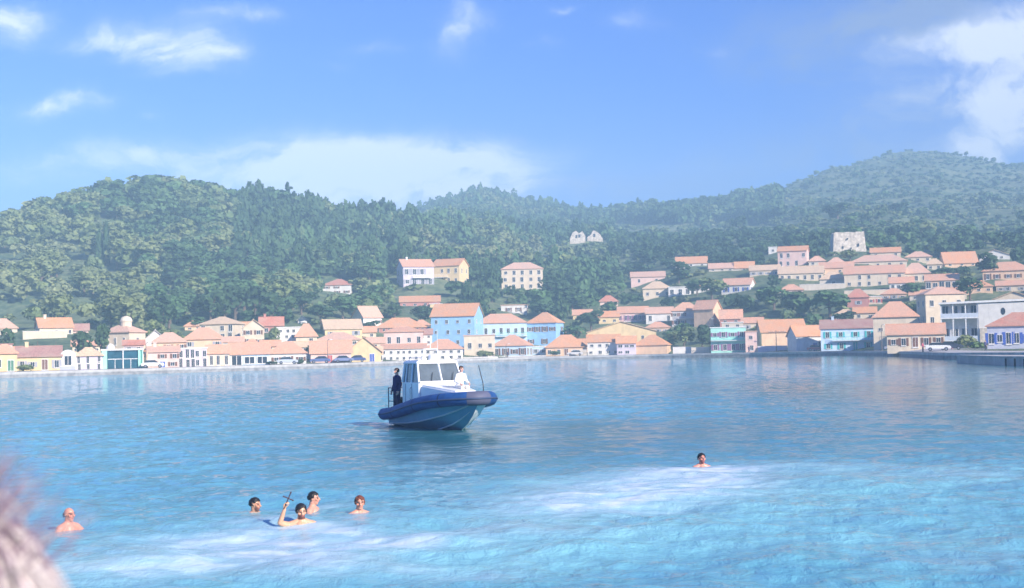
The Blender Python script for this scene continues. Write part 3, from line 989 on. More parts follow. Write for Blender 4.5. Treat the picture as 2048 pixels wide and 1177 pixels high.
HS('sandy coloured house with pale roof at the foot of the mountain', 1640, 1692, 572, 558, 545, 'hip', 'stone', 'beige', rows=1, cols=3)
HS('pale cream house half hidden behind olive trees', 1418, 1470, 545, 537, 528, 'gable', 'stone', 'pinkr', rows=1, cols=3)
HS('peach bungalow with faded roof near the right hillside trees', 1655, 1690, 536, 526, 517, 'hip', 'peach', 'pinkr', rows=1, cols=2)


# smaller houses filling the gaps between the rows
HS('small cream house between the church and the peach houses', 330, 352, 697, 686, 678, 'hip', 'white', 'pinkr', off=52, rows=1, cols=2)
HS('white walled house tucked behind the salmon lean-to roofs', 446, 486, 700, 684, 676, 'gable', 'white', 'pinkr', off=38, rows=1, cols=3)
HS('narrow pink house under the patched gable house', 488, 520, 702, 688, 681, 'hip', 'pink', 'salmon', off=34, rows=1, cols=2)
HS('low salmon roofed cottage behind the glass fronted shop', 522, 560, 700, 692, 683, 'gable', 'peach', 'salmon', off=30, rows=1, cols=3)
HS('white cottage under the tall whitewashed house', 584, 622, 704, 694, 685, 'gable', 'white', 'beige', off=30, rows=1, cols=2)
HS('small pale house left of the brick red house', 722, 752, 676, 664, 655, 'gable', 'cream', 'salmon', rows=1, cols=2)
HS('cream cottage behind the yellow arched house', 734, 770, 698, 686, 677, 'gable', 'cream', 'pinkr', off=38, rows=1, cols=3)
HS('white sliver house between brick red and blue houses', 838, 864, 690, 668, 660, 'gable', 'white', 'dull', off=30, rows=2, cols=2)
HS('pale pink house low behind the white waterfront roofs', 826, 860, 664, 650, 642, 'hip', 'pink', 'salmon', rows=1, cols=2)
HS('tiny white farmhouse at the edge of the left wood', 596, 614, 648, 640, 634, 'gend', 'white', 'slab', rows=1, cols=1)
HS('terracotta roofed shed behind the yellow waterfront cottage', 28, 60, 712, 703, 696, 'gable', 'pink', 'salmon', off=30, rows=1, cols=1)
HS('cream house just right of the light blue cottage', 1064, 1094, 712, 694, 686, 'flat', 'paleblue', 'slab', off=20, rows=1, cols=2)
HS('peach roofed house behind the rubble wall', 1128, 1176, 704, 690, 680, 'gable', 'peach', 'orange', off=26, rows=1, cols=2)
HS('weathered stone house above the mint green house', 1444, 1486, 657, 646, 640, 'flat', 'stone', 'slab', off=40, rows=1, cols=2)
HS('pale house between the tower and the two storey pink house', 1618, 1650, 534, 522, 514, 'hip', 'stone', 'pinkr', rows=1, cols=2)
HS('sand coloured house right of the broad orange roof', 1855, 1884, 541, 528, 519, 'hip', 'cream', 'beige', rows=1, cols=2)
HS('cream house below the peach house at the right edge', 1994, 2050, 584, 571, 563, 'gable', 'cream', 'salmon', rows=1, cols=4)

# more of the stepped rows on the right hillside and in the centre
HS('ochre house left of the pink balcony house', 1198, 1238, 648, 634, 624, 'gable', 'yellow', 'orange', rows=1, cols=2)
HS('peach cottage above the big yellow house', 1292, 1340, 668, 655, 646, 'hip', 'peach', 'salmon', off=56, rows=1, cols=3)
HS('cream cottage right of the low brown house', 1484, 1526, 662, 646, 637, 'gable', 'cream', 'salmon', off=52, rows=1, cols=2)
HS('long cream terrace house above the lone white and blue house', 1500, 1560, 552, 541, 532, 'gable', 'cream', 'beige', rows=1, cols=4)
HS('pale peach house just below the stone tower', 1640, 1706, 548, 536, 526, 'gable', 'peach', 'salmon', rows=1, cols=4)
HS('ochre roofed house right of the tower slope', 1742, 1800, 513, 505, 497, 'gable', 'cream', 'orange', rows=1, cols=3)
HS('cream house high to the left of the broad orange roof', 1812, 1862, 524, 514, 505, 'hip', 'cream', 'pinkr', rows=1, cols=3)
HS('peach house below the small white pink roofed house', 1764, 1812, 600, 588, 579, 'hip', 'peach', 'salmon', rows=1, cols=3)
HS('stone house among the olives below the dark porch house', 1820, 1862, 600, 590, 582, 'gable', 'stone', 'salmon', rows=1, cols=2)
HS('cream house above the tall cream rounded roof house', 1880, 1932, 598, 585, 577, 'gable', 'cream', 'salmon', D=410, rows=1, cols=3)
HS('peach house right of the dark trees near the right edge', 1930, 1984, 586, 573, 563, 'hip', 'peach', 'orange', rows=1, cols=3)
HS('orange roofed cottage under the brick red hillside house', 1708, 1752, 638, 626, 616, 'gable', 'cream', 'orange', rows=1, cols=2)
HS('beige house above the pale blue teal shuttered house', 1668, 1716, 642, 630, 621, 'hip', 'cream', 'beige', rows=1, cols=3)
HS('pink house between the olive trees mid slope', 1560, 1606, 592, 580, 571, 'hip', 'pink', 'salmon', rows=1, cols=3)
HS('white house with orange roof half way up centre right', 1388, 1432, 584, 572, 562, 'gable', 'white', 'orange', rows=1, cols=3)
HS('ochre cottage low on the wooded middle slope', 1146, 1184, 640, 630, 621, 'gable', 'yellow', 'salmon', rows=1, cols=2)
HS('cream house right of the orange hip roof tall blue house', 1130, 1168, 676, 664, 655, 'hip', 'cream', 'salmon', off=60, rows=1, cols=2)
HS('peach house above the white railing', 1060, 1092, 668, 658, 650, 'gable', 'peach', 'orange', off=70, rows=1, cols=2)
HS('ochre gabled house left of the whitewashed tall house', 470, 500, 664, 654, 646, 'gable', 'cream', 'orange', rows=1, cols=2)
HS('peach roofed house behind the cream beige roofed villa', 370, 404, 662, 652, 644, 'hip', 'peach', 'salmon', rows=1, cols=2)
HS('cream shed roofed house behind the red cottage at far left', 146, 200, 706, 692, 683, 'gable', 'cream', 'salmon', off=44, rows=1, cols=3)
HS('peach house between the white gables and glass shop', 292, 330, 712, 702, 694, 'hip', 'peach', 'orange', off=24, rows=1, cols=2)

# blue-grey waterfront house at the right edge
HS('blue grey house with red hip roof and dark blue doors', 1978, 2110, 697, 651, 628, 'hip', 'dusk', 'red', D=268, rows=1, cols=8, ww=1.0, wh=2.0, shut='blue', skip=.1)

# white modern block
def modern_block():
    D = 306
    x0, x1 = 1886, 2100
    az = az_t(1990, 640)[0]
    s = F / (D * math.cos(az))
    Wd, Dp = (x1 - x0) / s, 12.0
    c = at(1993, 640, D + Dp / 2)
    g = ground(c.x, c.y)
    z0 = g - .5
    zt = at(1993, 606, D).z
    root = empty('apartment_building', (c.x, c.y, z0), -az)
    h = zt - z0
    w2, d2 = Wd / 2, Dp / 2
    m = MB().box(-w2 + .34 * Wd, w2, -d2, d2, 0, h).box(-w2, -w2 + .34 * Wd - .003, -d2 + 2.2, d2, 0, h)
    m.build('wall', wall_mat('white'), root)
    MB().hexa([(-w2 - .3, -d2 - .3, h + .003), (w2 + .3, -d2 - .3, h + .3), (w2 + .3, d2 + .3, h + .3), (-w2 - .3, d2 + .3, h + .003)],
              [(-w2 - .3, -d2 - .3, h + .4), (w2 + .3, -d2 - .3, h + .75), (w2 + .3, d2 + .3, h + .75), (-w2 - .3, d2 + .3, h + .4)]).build('roof', M_TRIM, root)
    xe = -w2 + .34 * Wd
    for i in range(2):
        z = h * (.5 * i) + 1.1 + .3 * i
        bo = MB().box(-w2, xe - .01, -d2, -d2 + 2.197, z, z + .2).build('balcony', M_TRIM, root)
        MB().box(-w2, xe - .02, -d2 + .02, -d2 + .08, z + .203, z + 1.1).build('railing', mat('frosted', (.6, .66, .74), .4), bo)
        for k in range(4):
            add_window(root, 'f', .34 * Wd * (k + .5) / 4, z + 1.75, 1.3, 2.1, Wd, Dp - 4.4)
    for k in range(4):
        xx = -w2 + (xe + w2) * k / 3.0
        MB().box(xx - .12 + (.12 if k == 0 else -.14 if k == 3 else 0), xx + .12 + (.12 if k == 0 else -.14 if k == 3 else 0), -d2 + .1, -d2 + .34, 0, h).build('pillar', M_TRIM, root)
    rw = MB()
    cx_, cz_ = w2 - .44 * Wd, h * .80
    pts = [(cx_ + .45 * math.cos(t * math.pi / 8), -d2 - .03, cz_ + .75 * math.sin(t * math.pi / 8)) for t in range(16)]
    rw.add([(p[0], -d2 - .04, p[2]) for p in pts] + [(p[0], -d2 + .02, p[2]) for p in pts], [list(range(16))[::-1]] + [[k, (k + 1) % 16, 16 + (k + 1) % 16, 16 + k] for k in range(16)])
    rw.build('oval_window', M_GLASS, root)
    MB().box(xe + .2, xe + 4, -d2 - .25, -d2 - .003, 0, h * .42).build('stone_cladding', M_STONE, root)
    tag(root, 'white modern block with balconies and one oval window', 'apartment building')
    HOUSES.append(dict(o=root, x0=x0, x1=x1, yt=600, yb=690, D=D, D1=D + Dp + 3, label='white modern block with oval window', X=c.x, Y=c.y, R=w2, Wd=Wd, Dp=Dp, w2=w2, d2=d2, h=h, z0=z0))


modern_block()

# green glass fronted building
def green_building():
    az = az_t(245, 720)[0]
    D = float(shore_d(az)) + 10
    s = F / (D * math.cos(az))
    Wd, Dp = 80 / s, 8.0
    c = at(245, 720, D + Dp / 2)
    z0 = ground(c.x, c.y) - .3
    h = at(245, 701, D).z - z0
    root = empty('shop', (c.x, c.y, z0), -az)
    w2, d2 = Wd / 2, Dp / 2
    gm = mat('wall_mint', WALL['mint'])
    MB().box(-w2, w2, -d2 + .5, d2, 0, h).build('wall', gm, root)
    for k, (a, b) in enumerate(((0, .13), (.88, .93), (.97, 1.0))):
        MB().box(-w2 + a * Wd, -w2 + b * Wd, -d2, -d2 + .497, 0, h).build('pillar', gm, root)
    MB().box(-w2 - .1, w2 + .1, -d2 - .1, d2, h + .003, h + .28).build('roof', M_TRIM, root)
    for (a, b) in ((.14, .5), (.53, .87)):
        u0, u1 = -w2 + a * Wd, -w2 + b * Wd
        g = MB().box(u0, u1, -d2 + .3, -d2 + .497, .35, h - .1).build('window', mat('green_glass', (.02, .09, .13), .1, .4, .6, spec=.6), root)
        MB().box(u0, u1, -d2 + .2, -d2 + .297, h * .55, h * .55 + .12).box((u0 + u1) / 2 - .05, (u0 + u1) / 2 + .05, -d2 + .21, -d2 + .29, .35, h * .549).build('frame', M_TRIM, g)
    MB().box(-w2 + .503 * Wd, -w2 + .527 * Wd, -d2, -d2 + .495, .0, h - .003).build('mullion', M_TRIM, root)
    sp = MB().tube([(-w2 + 1.6, 0, h + .28), (-w2 + 1.6, 0, h + .6), (-w2 + 1.6, 0, h + 1.1), (-w2 + 1.6, 0, h + 1.35)], [.8, .8, .55, .05], 10).build('roof_dome', M_TRIM, root)
    tag(root, 'mint green shop with two large dark glass panes', 'shop')
    HOUSES.append(dict(o=root, x0=205, x1=285, yt=700, yb=742, D=D, D1=D + Dp + 3, label='mint green glass shop', X=c.x, Y=c.y, R=w2, Wd=Wd, Dp=Dp, w2=w2, d2=d2, h=h, z0=z0))


green_building()

# domed church
def church():
    o = house('pink roofed church with small cream dome', 206, 290, 698, 664, 650, 'hip', 'cream', 'pinkr', off=40, sf=.38, rows=1, cols=3, ww=.6, wh=1.6, name='church', cat='church', skip=0)
    hh = HOUSES[-1]
    z = hh['h']
    m = MB().tube([(.6, 0, z + .6), (.6, 0, z + 2.2)], 1.15, 14)
    d = m.build('drum', wall_mat('cream'), o)
    MB().tube([(.6, 0, z + 2.19)] + [(.6, 0, z + 2.2 + 1.2 * math.sin(t * math.pi / 12)) for t in range(1, 7)], [1.3] + [1.3 * math.cos(t * math.pi / 12) + .02 for t in range(1, 7)], 14).build('dome', wall_mat('cream'), o)


church()

# white arched building
def arched():
    az = az_t(136, 720)[0]
    D = float(shore_d(az)) + 12
    s = F / (D * math.cos(az))
    Wd, Dp = 30 / s, 6.0
    c = at(136, 720, D + 3)
    z0 = ground(c.x, c.y) - .3
    h = at(136, 700, D).z - z0
    root = empty('chapel', (c.x, c.y, z0), -az)
    w2 = Wd / 2
    prof = [(-w2, 0), (w2, 0)] + [(w2 * math.cos(t * math.pi / 10), h - 1.2 + 1.2 * math.sin(t * math.pi / 10)) for t in range(11)]
    n = len(prof)
    MB().add([(x, -3, z) for x, z in prof] + [(x, 3, z) for x, z in prof], [list(range(n)), list(range(n, 2 * n))[::-1]] + [[k, (k + 1) % n, n + (k + 1) % n, n + k] for k in range(n)]).build('wall', wall_mat('white'), root)
    add_window(root, 'f', Wd / 2, h * .5, 1.4, 1.9, Wd, 6.0)
    tag(root, 'small white round topped chapel beside the long yellow house', 'chapel')
    HOUSES.append(dict(o=root, x0=121, x1=151, yt=700, yb=744, D=D, D1=D + 9, label='white round topped chapel', X=c.x, Y=c.y, R=w2, Wd=Wd, Dp=6, w2=w2, d2=3, h=h, z0=z0))


arched()

# square stone tower and the ruin
def tower():
    D = surface_at(1695, 504)
    az = az_t(1695, 500)[0]
    s = F / (D * math.cos(az))
    Wd = 64 / s
    c = at(1695, 490, D + Wd / 2)
    z0 = min(ground(c.x - Wd / 2, c.y - Wd / 2), ground(c.x + Wd / 2, c.y - Wd / 2), ground(c.x, c.y)) - 1
    h = at(1695, 464, D).z - z0
    root = empty('stone_tower', (c.x, c.y, z0), -az + .12)
    w = Wd / 2
    t = w * .93
    rr = random.Random(3)
    m = MB()
    N = 9
    lv = 7
    ring = []
    for l in range(lv + 1):
        k = l / lv
        ww = w * (1.04 - .11 * k)
        pts = []
        for sd in range(4):
            for q in range(N):
                u = -1 + 2 * q / N
                x, y = [(u, -1), (1, u), (-u, 1), (-1, -u)][sd]
                j = rr.uniform(-.06, .06)
                zz = h * k + (rr.uniform(-.35, .25) if l == lv else 0)
                pts.append((x * (ww + j), y * (ww + j), zz))
        ring.append(pts)
    P = 4 * N
    V = [p for r_ in ring for p in r_] + [(0, 0, h - .3)]
    Fc = [[l * P + i, l * P + (i + 1) % P, (l + 1) * P + (i + 1) % P, (l + 1) * P + i] for l in range(lv) for i in range(P)]
    Fc += [[lv * P + i, lv * P + (i + 1) % P, len(V) - 1] for i in range(P)]
    m.add(V, Fc).build('wall', M_STONE, root)
    for (u, zf, a, b) in ((-.4, .35, .35, .9), (.1, .32, .3, .6), (.55, .42, .4, 1.0), (-.1, .7, .3, .5)):
        wo = MB().box(u * w - a / 2, u * w + a / 2, -w * 1.06, -w * .9, h * zf, h * zf + b).build('window', M_GLASS, root)
    tag(root, 'square pale stone tower standing above the right hillside houses', 'tower')
    HOUSES.append(dict(o=root, x0=1660, x1=1730, yt=463, yb=505, D=D, D1=D + Wd + 3, label='square stone tower', X=c.x, Y=c.y, R=w, Wd=Wd, Dp=Wd, w2=w, d2=w, h=h, z0=z0))
    # ruin
    D = surface_at(1173, 488)
    az = az_t(1173, 480)[0]
    s = F / (D * math.cos(az))
    c = at(1173, 486, D + 2)
    z0 = ground(c.x, c.y) - 1
    root = empty('ruin', (c.x, c.y, z0), -az)
    for (a, b, hs) in ((-33, -2, (8, 20, 23, 17, 22, 12)), (2, 33, (10, 14, 24, 21, 16, 6))):
        a, b = a / s, b / s
        n = len(hs)
        V = []
        for i, q in enumerate(hs):
            x = a + (b - a) * i / (n - 1)
            for y in (-.6, .6):
                V += [(x, y + (2.0 if a > 0 else 0), 0), (x, y + (2.0 if a > 0 else 0), q / s + 1)]
        Fc = []
        for i in range(n - 1):
            q = i * 4
            Fc += [[q, q + 4, q + 5, q + 1], [q + 2, q + 3, q + 7, q + 6], [q + 1, q + 5, q + 7, q + 3]]
        Fc += [[0, 1, 3, 2], [4 * (n - 1), 4 * (n - 1) + 2, 4 * (n - 1) + 3, 4 * (n - 1) + 1]]
        MB().add(V, Fc).build('wall', M_STONE, root)
    for (u, z) in ((-14, 9), (-20, 8), (16, 10)):
        MB().box(u / s - .5, u / s + .5, -.66 + (2.0 if u > 0 else 0), -.5 + (2.0 if u > 0 else 0), z / s + 1, z / s + 2.6).build('window_opening', M_GLASS, root)
    tag(root, 'crumbling pale stone ruin with two broken walls among trees', 'ruin')
    HOUSES.append(dict(o=root, x0=1140, x1=1207, yt=463, yb=487, D=D, D1=D + 8, label='crumbling stone ruin', X=c.x, Y=c.y, R=6, Wd=12, Dp=3, w2=6, d2=1.5, h=6, z0=z0))


tower()


def garden_wall(label, x0, x1, yb, yt, mk, off=None, D=None, th=.3, name='garden_wall', rail=False):
    mx = (x0 + x1) / 2
    az = az_t(mx, yb)[0]
    if D is None:
        D = float(shore_d(az)) + off if off is not None else surface_at(mx, yb)
    s = F / (D * math.cos(az))
    w = (x1 - x0) / s
    c = at(mx, yb, D)
    g = ground(c.x, c.y) - .5
    zt = at(mx, yt, D).z
    if rail:
        root = empty(name, (c.x, c.y, g), -az)
        MB().box(-w / 2, w / 2, 0, th, 0, .9).build('plinth', mk, root)
        MB().box(-w / 2, w / 2, 0, th, zt - g - .12, zt - g).build('top_rail', mk, root)
        n = int(w / 1.2)
        for k in range(n + 1):
            x = -w / 2 + .1 + (w - .2) * k / n
            MB().box(x - .08, x + .08, .05, th - .05, .903, zt - g - .123).build('post', mk, root)
    else:
        root = empty(name, (c.x, c.y, g), -az)
        MB().box(-w / 2, w / 2, 0, th, 0, zt - g - .1).build('masonry', mk, root)
        MB().box(-w / 2 - .05, w / 2 + .05, -.05, th + .05, zt - g - .097, zt - g).build('coping', M_TRIM, root)
    tag(root, label, 'fence' if rail else 'wall')
    HOUSES.append(dict(o=root, x0=x0, x1=x1, yt=yt, yb=yb, D=D, D1=D + 1, label=label, X=c.x, Y=c.y, R=w / 2, Wd=w, Dp=1, w2=w / 2, d2=.5, h=1, z0=g))


garden_wall('pale garden wall under the bright red roofed house', 48, 132, 678, 662, wall_mat('cream'))
garden_wall('white garden wall below the big bush cluster', 1346, 1382, 708, 694, wall_mat('white'), off=12)
garden_wall('tan stone wall right of the white garden wall', 1383, 1422, 708, 695, wall_mat('stone'), off=12)
garden_wall('white low wall in front of the cream house', 924, 996, 722, 714, wall_mat('white'), off=9)
garden_wall('white railing in front of the light blue cottage', 998, 1092, 722, 713, M_TRIM, off=9, name='railing_fence', rail=True)
garden_wall('brown rubble wall right of the low peach house', 1142, 1174, 717, 700, M_STONE, off=10)
garden_wall('lavender boundary wall in front of the peach warehouse', 1516, 1574, 706, 692, wall_mat('lav'), off=16)
garden_wall('blue grey boundary wall by the far left shore', 121, 150, 744, 732, wall_mat('dusk'), off=9)
garden_wall('sandy terrace wall below the long cream house', 1600, 1690, 580, 568, wall_mat('stone'))
garden_wall('pale terrace wall under the long salmon roof', 1690, 1800, 590, 580, wall_mat('cream'))
# ---------------------------------------------------------------- trees
def foliage_material(individual):
    m = bpy.data.materials.new('foliage_single' if individual else 'foliage_wood')
    m.use_nodes = True
    t = NT(m.node_tree)
    bs = m.node_tree.nodes['Principled BSDF']
    if individual:
        r = t.n('ShaderNodeSeparateXYZ', ins={0: t.n('ShaderNodeObjectInfo').outputs['Color']}).outputs[0]
    else:
        r = t.n('ShaderNodeAttribute', attribute_name='tint').outputs['Fac']
    cr = t.n('ShaderNodeValToRGB', ins={0: r})
    el = cr.color_ramp.elements
    cols = [(0.0, (.045, .095, .05)), (.2, (.065, .12, .055)), (.4, (.085, .17, .075)), (.6, (.13, .19, .09)), (.8, (.17, .225, .095)), (1.0, (.22, .26, .14))]
    el[0].position, el[0].color = 0, (*cols[0][1], 1)
    el[1].position, el[1].color = 1, (*cols[-1][1], 1)
    for p, c in cols[1:-1]:
        e = el.new(p)
        e.color = (*c, 1)
    g = t.n('ShaderNodeNewGeometry').outputs['Position']
    v = t.ramp(t.noise(g, 0.55, 3, 0.6), 0.3, 0.7)
    c = t.mix(t.m('MULTIPLY', v, 0.6), cr.outputs[0], t.vm('MULTIPLY', cr.outputs[0], (2.0, 1.85, 1.45)))
    t.put(bs.inputs['Base Color'], c)
    bs.inputs['Roughness'].default_value = 0.75
    bs.inputs['Specular IOR Level'].default_value = 0.25
    tr = t.n('ShaderNodeBsdfTranslucent', ins={0: c})
    mx = t.n('ShaderNodeMixShader', ins={0: 0.25, 1: bs.outputs[0], 2: tr.outputs[0]})
    out = [n for n in m.node_tree.nodes if n.type == 'OUTPUT_MATERIAL'][0]
    m.node_tree.links.new(mx.outputs[0], out.inputs[0])
    return m


M_LEAF = foliage_material(True)
M_WOOD_LEAF = foliage_material(False)
M_BARK = mat('bark', (.16, .12, .09), .95, .3, 3, bump=.6)


def crown_quads(kind, n, rs, q=0.13):
    """crown in a unit frame: radius 1, height 2 for round ones (z -1..1); returns (n*4,3)"""
    if kind == 'cypress':
        z = rs.uniform(-1, 1, n)
        r = 0.95 * np.sqrt(np.clip(1 - ((z + 0.25) / 1.27) ** 2, 0.0, 1)) * rs.uniform(.75, 1, n)
        a = rs.uniform(0, 6.283, n)
        C = np.stack([r * np.cos(a), r * np.sin(a), z], -1)
        N = np.stack([np.cos(a), np.sin(a), .2 + 0 * a], -1)
    elif kind == 'pine':
        z = rs.beta(1.1, 1.7, n) * 2 - 1
        a = rs.uniform(0, 6.283, n)
        lob = 1 + .32 * np.sin(a * 2 + z * 7) + .2 * np.sin(a * 3 - z * 12)
        r = (1.04 - ((z + 1) / 2) ** 1.8) ** .8 * (.55 + .45 * np.clip((z + 1.1) * 2, 0, 1)) * lob * rs.uniform(.6, 1, n)
        C = np.stack([r * np.cos(a), r * np.sin(a), z], -1)
        N = np.stack([np.cos(a), np.sin(a), .5 + 0 * a], -1)
    else:
        nl = 9 if kind == 'round' else 6
        lc = rs.normal(size=(nl, 3))
        lc /= np.linalg.norm(lc, axis=1)[:, None]
        lc *= rs.uniform(.35, .62, nl)[:, None]
        if kind == 'scrub':
            lc[:, 2] = np.abs(lc[:, 2]) * .5 - .5
        lr = rs.uniform(.34, .55, nl)
        k = rs.randint(0, nl, n)
        d = rs.normal(size=(n, 3))
        d /= np.linalg.norm(d, axis=1)[:, None]
        d[:, 2] = np.where(rs.rand(n) < .7, np.abs(d[:, 2]), d[:, 2])
        C = lc[k] + d * lr[k][:, None] * rs.uniform(.8, 1.05, n)[:, None]
        N = d
    up = N + rs.normal(size=(n, 3)) * .55
    up /= np.linalg.norm(up, axis=1)[:, None]
    t = np.cross(up, rs.normal(size=(n, 3)))
    t /= np.linalg.norm(t, axis=1)[:, None] + 1e-9
    b = np.cross(up, t)
    s = (q * rs.uniform(.6, 1.4, n))[:, None]
    V = np.stack([C - t * s - b * s * .8, C + t * s - b * s, C + t * s * .8 + b * s, C - t * s + b * s * .7], 1)
    return V.reshape(-1, 3)


def trunk_quads(kind, rs):
    """tapered trunk with three limbs in the same unit frame, reaching down to z = -1 - t"""
    m = MB()
    m.tube([(0, 0, -1.75), (.02, .01, -1.1), (.05, -.02, -.3), (.0, .0, .5 if kind != 'round' else .2)], [.11, .085, .06, .02], 6, cap=False)
    if kind == 'round':
        for k in range(4):
            a = k * 1.6 + rs.uniform(0, .5)
            m.tube([(.03, 0, -.9 + .12 * k), (.3 * math.cos(a), .3 * math.sin(a), -.45 + .1 * k), (.55 * math.cos(a), .55 * math.sin(a), .0 + .1 * k)], [.05, .035, .012], 5, cap=False)
    return m


rs = np.random.RandomState(21)
PROTO = {}
for kind, n, q in (('round', 520, .10), ('pine', 420, .10), ('cypress', 300, .13), ('scrub', 220, .13)):
    PROTO[kind] = []
    for v in range(3):
        V = crown_quads(kind, n, rs, q)
        Fq = np.arange(n * 4).reshape(-1, 4)
        cm = np_mesh('crown', V, Fq, M_LEAF)
        tm_ = trunk_quads(kind, rs).build('trunk', M_BARK)
        tme = tm_.data
        bpy.data.objects.remove(tm_)
        PROTO[kind].append((cm, tme))
LOW = {k: [crown_quads(k, n, rs, q) for _ in range(5)] for k, n, q in (('round', 150, .19), ('pine', 120, .18), ('cypress', 90, .22), ('scrub', 46, .27))}

TREEN = {'round': 'tree', 'pine': 'pine_tree', 'cypress': 'cypress_tree', 'scrub': 'shrub'}


def tree(kind, X, Y, r, hgt, label, group=None, zb=None, tint=None):
    """r crown radius, hgt total height"""
    z = ground(X, Y) if zb is None else zb
    bare = {'round': .22, 'pine': .12, 'cypress': .06, 'scrub': .03}[kind] * hgt
    ch = (hgt - bare) / 2
    root = empty(TREEN[kind], (X, Y, z - .1), random.uniform(0, 6.28))
    cm, tme = random.choice(PROTO[kind])
    c = obj_of('crown', cm, root, (0, 0, bare + ch + .1), 0, (r, r, ch))
    if tint is None:
        tint = (.12 if kind in ('cypress', 'pine') else .10 if 'dark' in label.split(' the ')[0] or 'dense' in label else .85 if 'grey' in label[:12] or 'pale' in label[:12] or 'olive' in label[:8] else .72 if 'light' in label or 'bright' in label[:8] else .42) + random.uniform(-.06, .06)
    c.color = (max(0, min(1, tint)), 0, 0, 1)
    t = obj_of('trunk', tme, root, (0, 0, bare + ch + .1), 0, (max(.12, r * .8), max(.12, r * .8), ch))
    cat = {'round': 'tree', 'pine': 'pine tree', 'cypress': 'cypress', 'scrub': 'bush'}[kind]
    tag(root, label, cat, group)
    return root


HAND = [  # kind, photo x, base row, width px, top row, look, distance rule
    ('scrub', 75, 697, 66, 668, 'light green spreading', 34), ('scrub', 112, 697, 34, 667, 'dark green rounded', 36), ('round', 12, 686, 40, 658, 'dark blue green', 40),
    ('round', 165, 697, 50, 664, 'dark blue green', 34), ('round', 203, 699, 44, 650, 'leaning dark green', 36), ('scrub', 46, 748, 44, 719, 'bright green', 7),
    ('round', 398, 661, 48, 634, 'round green', None), ('round', 636, 724, 52, 683, 'dark green', 24), ('scrub', 546, 737, 28, 718, 'small dark', 8), ('scrub', 600, 735, 32, 714, 'low dark', 8),
    ('round', 548, 694, 30, 656, 'grey green', 44), ('scrub', 966, 716, 52, 694, 'grey green dome shaped', 14), ('scrub', 1110, 718, 24, 695, 'green', 9),
    ('round', 1368, 708, 56, 652, 'light green leafy', 22), ('round', 1338, 700, 42, 664, 'green', 26), ('round', 1405, 704, 44, 650, 'dark green', 24), ('scrub', 1518, 668, 44, 634, 'olive green', 40),
    ('round', 1596, 634, 80, 583, 'broad dark green', None), ('round', 1660, 638, 84, 578, 'broad blue green', None), ('round', 1548, 622, 64, 574, 'bushy green', None), ('round', 1690, 650, 50, 622, 'low dark green', None),
    ('round', 1358, 570, 50, 524, 'tall dark blue green', None), ('round', 1424, 604, 64, 552, 'bright green', None), ('round', 1394, 592, 50, 560, 'mid green', None), ('scrub', 1480, 612, 60, 592, 'grey green', None),
    ('round', 1106, 606, 62, 552, 'dark green', None), ('round', 1144, 628, 66, 574, 'dark blue green', None), ('round', 1182, 664, 60, 618, 'dark green', None), ('round', 1222, 640, 44, 604, 'green', None),
    ('round', 1152, 690, 50, 652, 'mid green', None), ('round', 1168, 604, 56, 566, 'dense dark', None), ('round', 962, 570, 56, 530, 'dark round', None), ('round', 752, 616, 60, 574, 'light green', None),
    ('round', 686, 640, 66, 594, 'bushy green', None), ('round', 642, 650, 60, 610, 'dark green', None), ('round', 724, 592, 52, 556, 'grey green', None), ('round', 612, 612, 60, 572, 'dark blue green', None),
    ('round', 790, 642, 48, 608, 'dark green', None), ('round', 842, 652, 56, 612, 'dark green', None), ('round', 742, 668, 40, 640, 'dark grey green', None), ('scrub', 980, 632, 60, 604, 'bright green', None),
    ('round', 1090, 642, 60, 604, 'dark blue green', None), ('round', 1940, 602, 56, 556, 'dark green', None), ('round', 1972, 560, 54, 506, 'dark blue green', None), ('scrub', 1884, 550, 60, 526, 'dark green', None),
    ('round', 1820, 600, 44, 566, 'blue green', None), ('scrub', 1936, 690, 52, 658, 'large grey green', 70), ('round', 1700, 522, 44, 500, 'olive green', None), ('round', 1625, 520, 30, 495, 'small dark', None),
    ('cypress', 199, 530, 15, 462, 'slim dark', None), ('cypress', 213, 534, 14, 448, 'tall slim dark', None), ('cypress', 128, 470, 12, 436, 'short dark', None),
    ('round', 392, 400, 44, 370, 'dark ridge top', None), ('round', 232, 412, 34, 386, 'ridge top', None), ('round', 300, 396, 44, 374, 'pale ridge top', None), ('scrub', 1995, 620, 50, 600, 'pale green', None),
    ('round', 1470, 405, 34, 384, 'dark ridge line', None), ('pine', 1302, 436, 26, 398, 'pointed dark', None), ('pine', 1352, 430, 30, 402, 'dark', None), ('round', 1390, 425, 36, 396, 'dark ridge line', None),
    ('round', 1675, 440, 60, 404, 'dark spreading', None), ('round', 1800, 430, 50, 402, 'dark rounded', None), ('round', 1590, 488, 56, 456, 'dark green', None), ('round', 1478, 470, 40, 430, 'dark green', None),
]

DIRS = [('left of', -1, 0), ('right of', 1, 0), ('above', 0, -1), ('below', 0, 1)]
_used = set()


def relation(px, py):
    c = sorted(HOUSES, key=lambda h: math.hypot((h['x0'] + h['x1']) / 2 - px, 1.3 * ((h['yt'] + h['yb']) / 2 - py)))
    for h in c[:12]:
        cx_, cy_ = (h['x0'] + h['x1']) / 2, (h['yt'] + h['yb']) / 2
        dx, dy = (px - cx_) / max(1, (h['x1'] - h['x0']) / 2), (py - cy_) / max(1, (h['yb'] - h['yt']) / 2)
        d = ('right of' if dx > 0 else 'left of') if abs(dx) > abs(dy) else ('below' if dy > 0 else 'above')
        key = (h['label'], d)
        if key in _used:
            continue
        _used.add(key)
        return d + ' the ' + h['label']
    return 'at photo row %d' % py


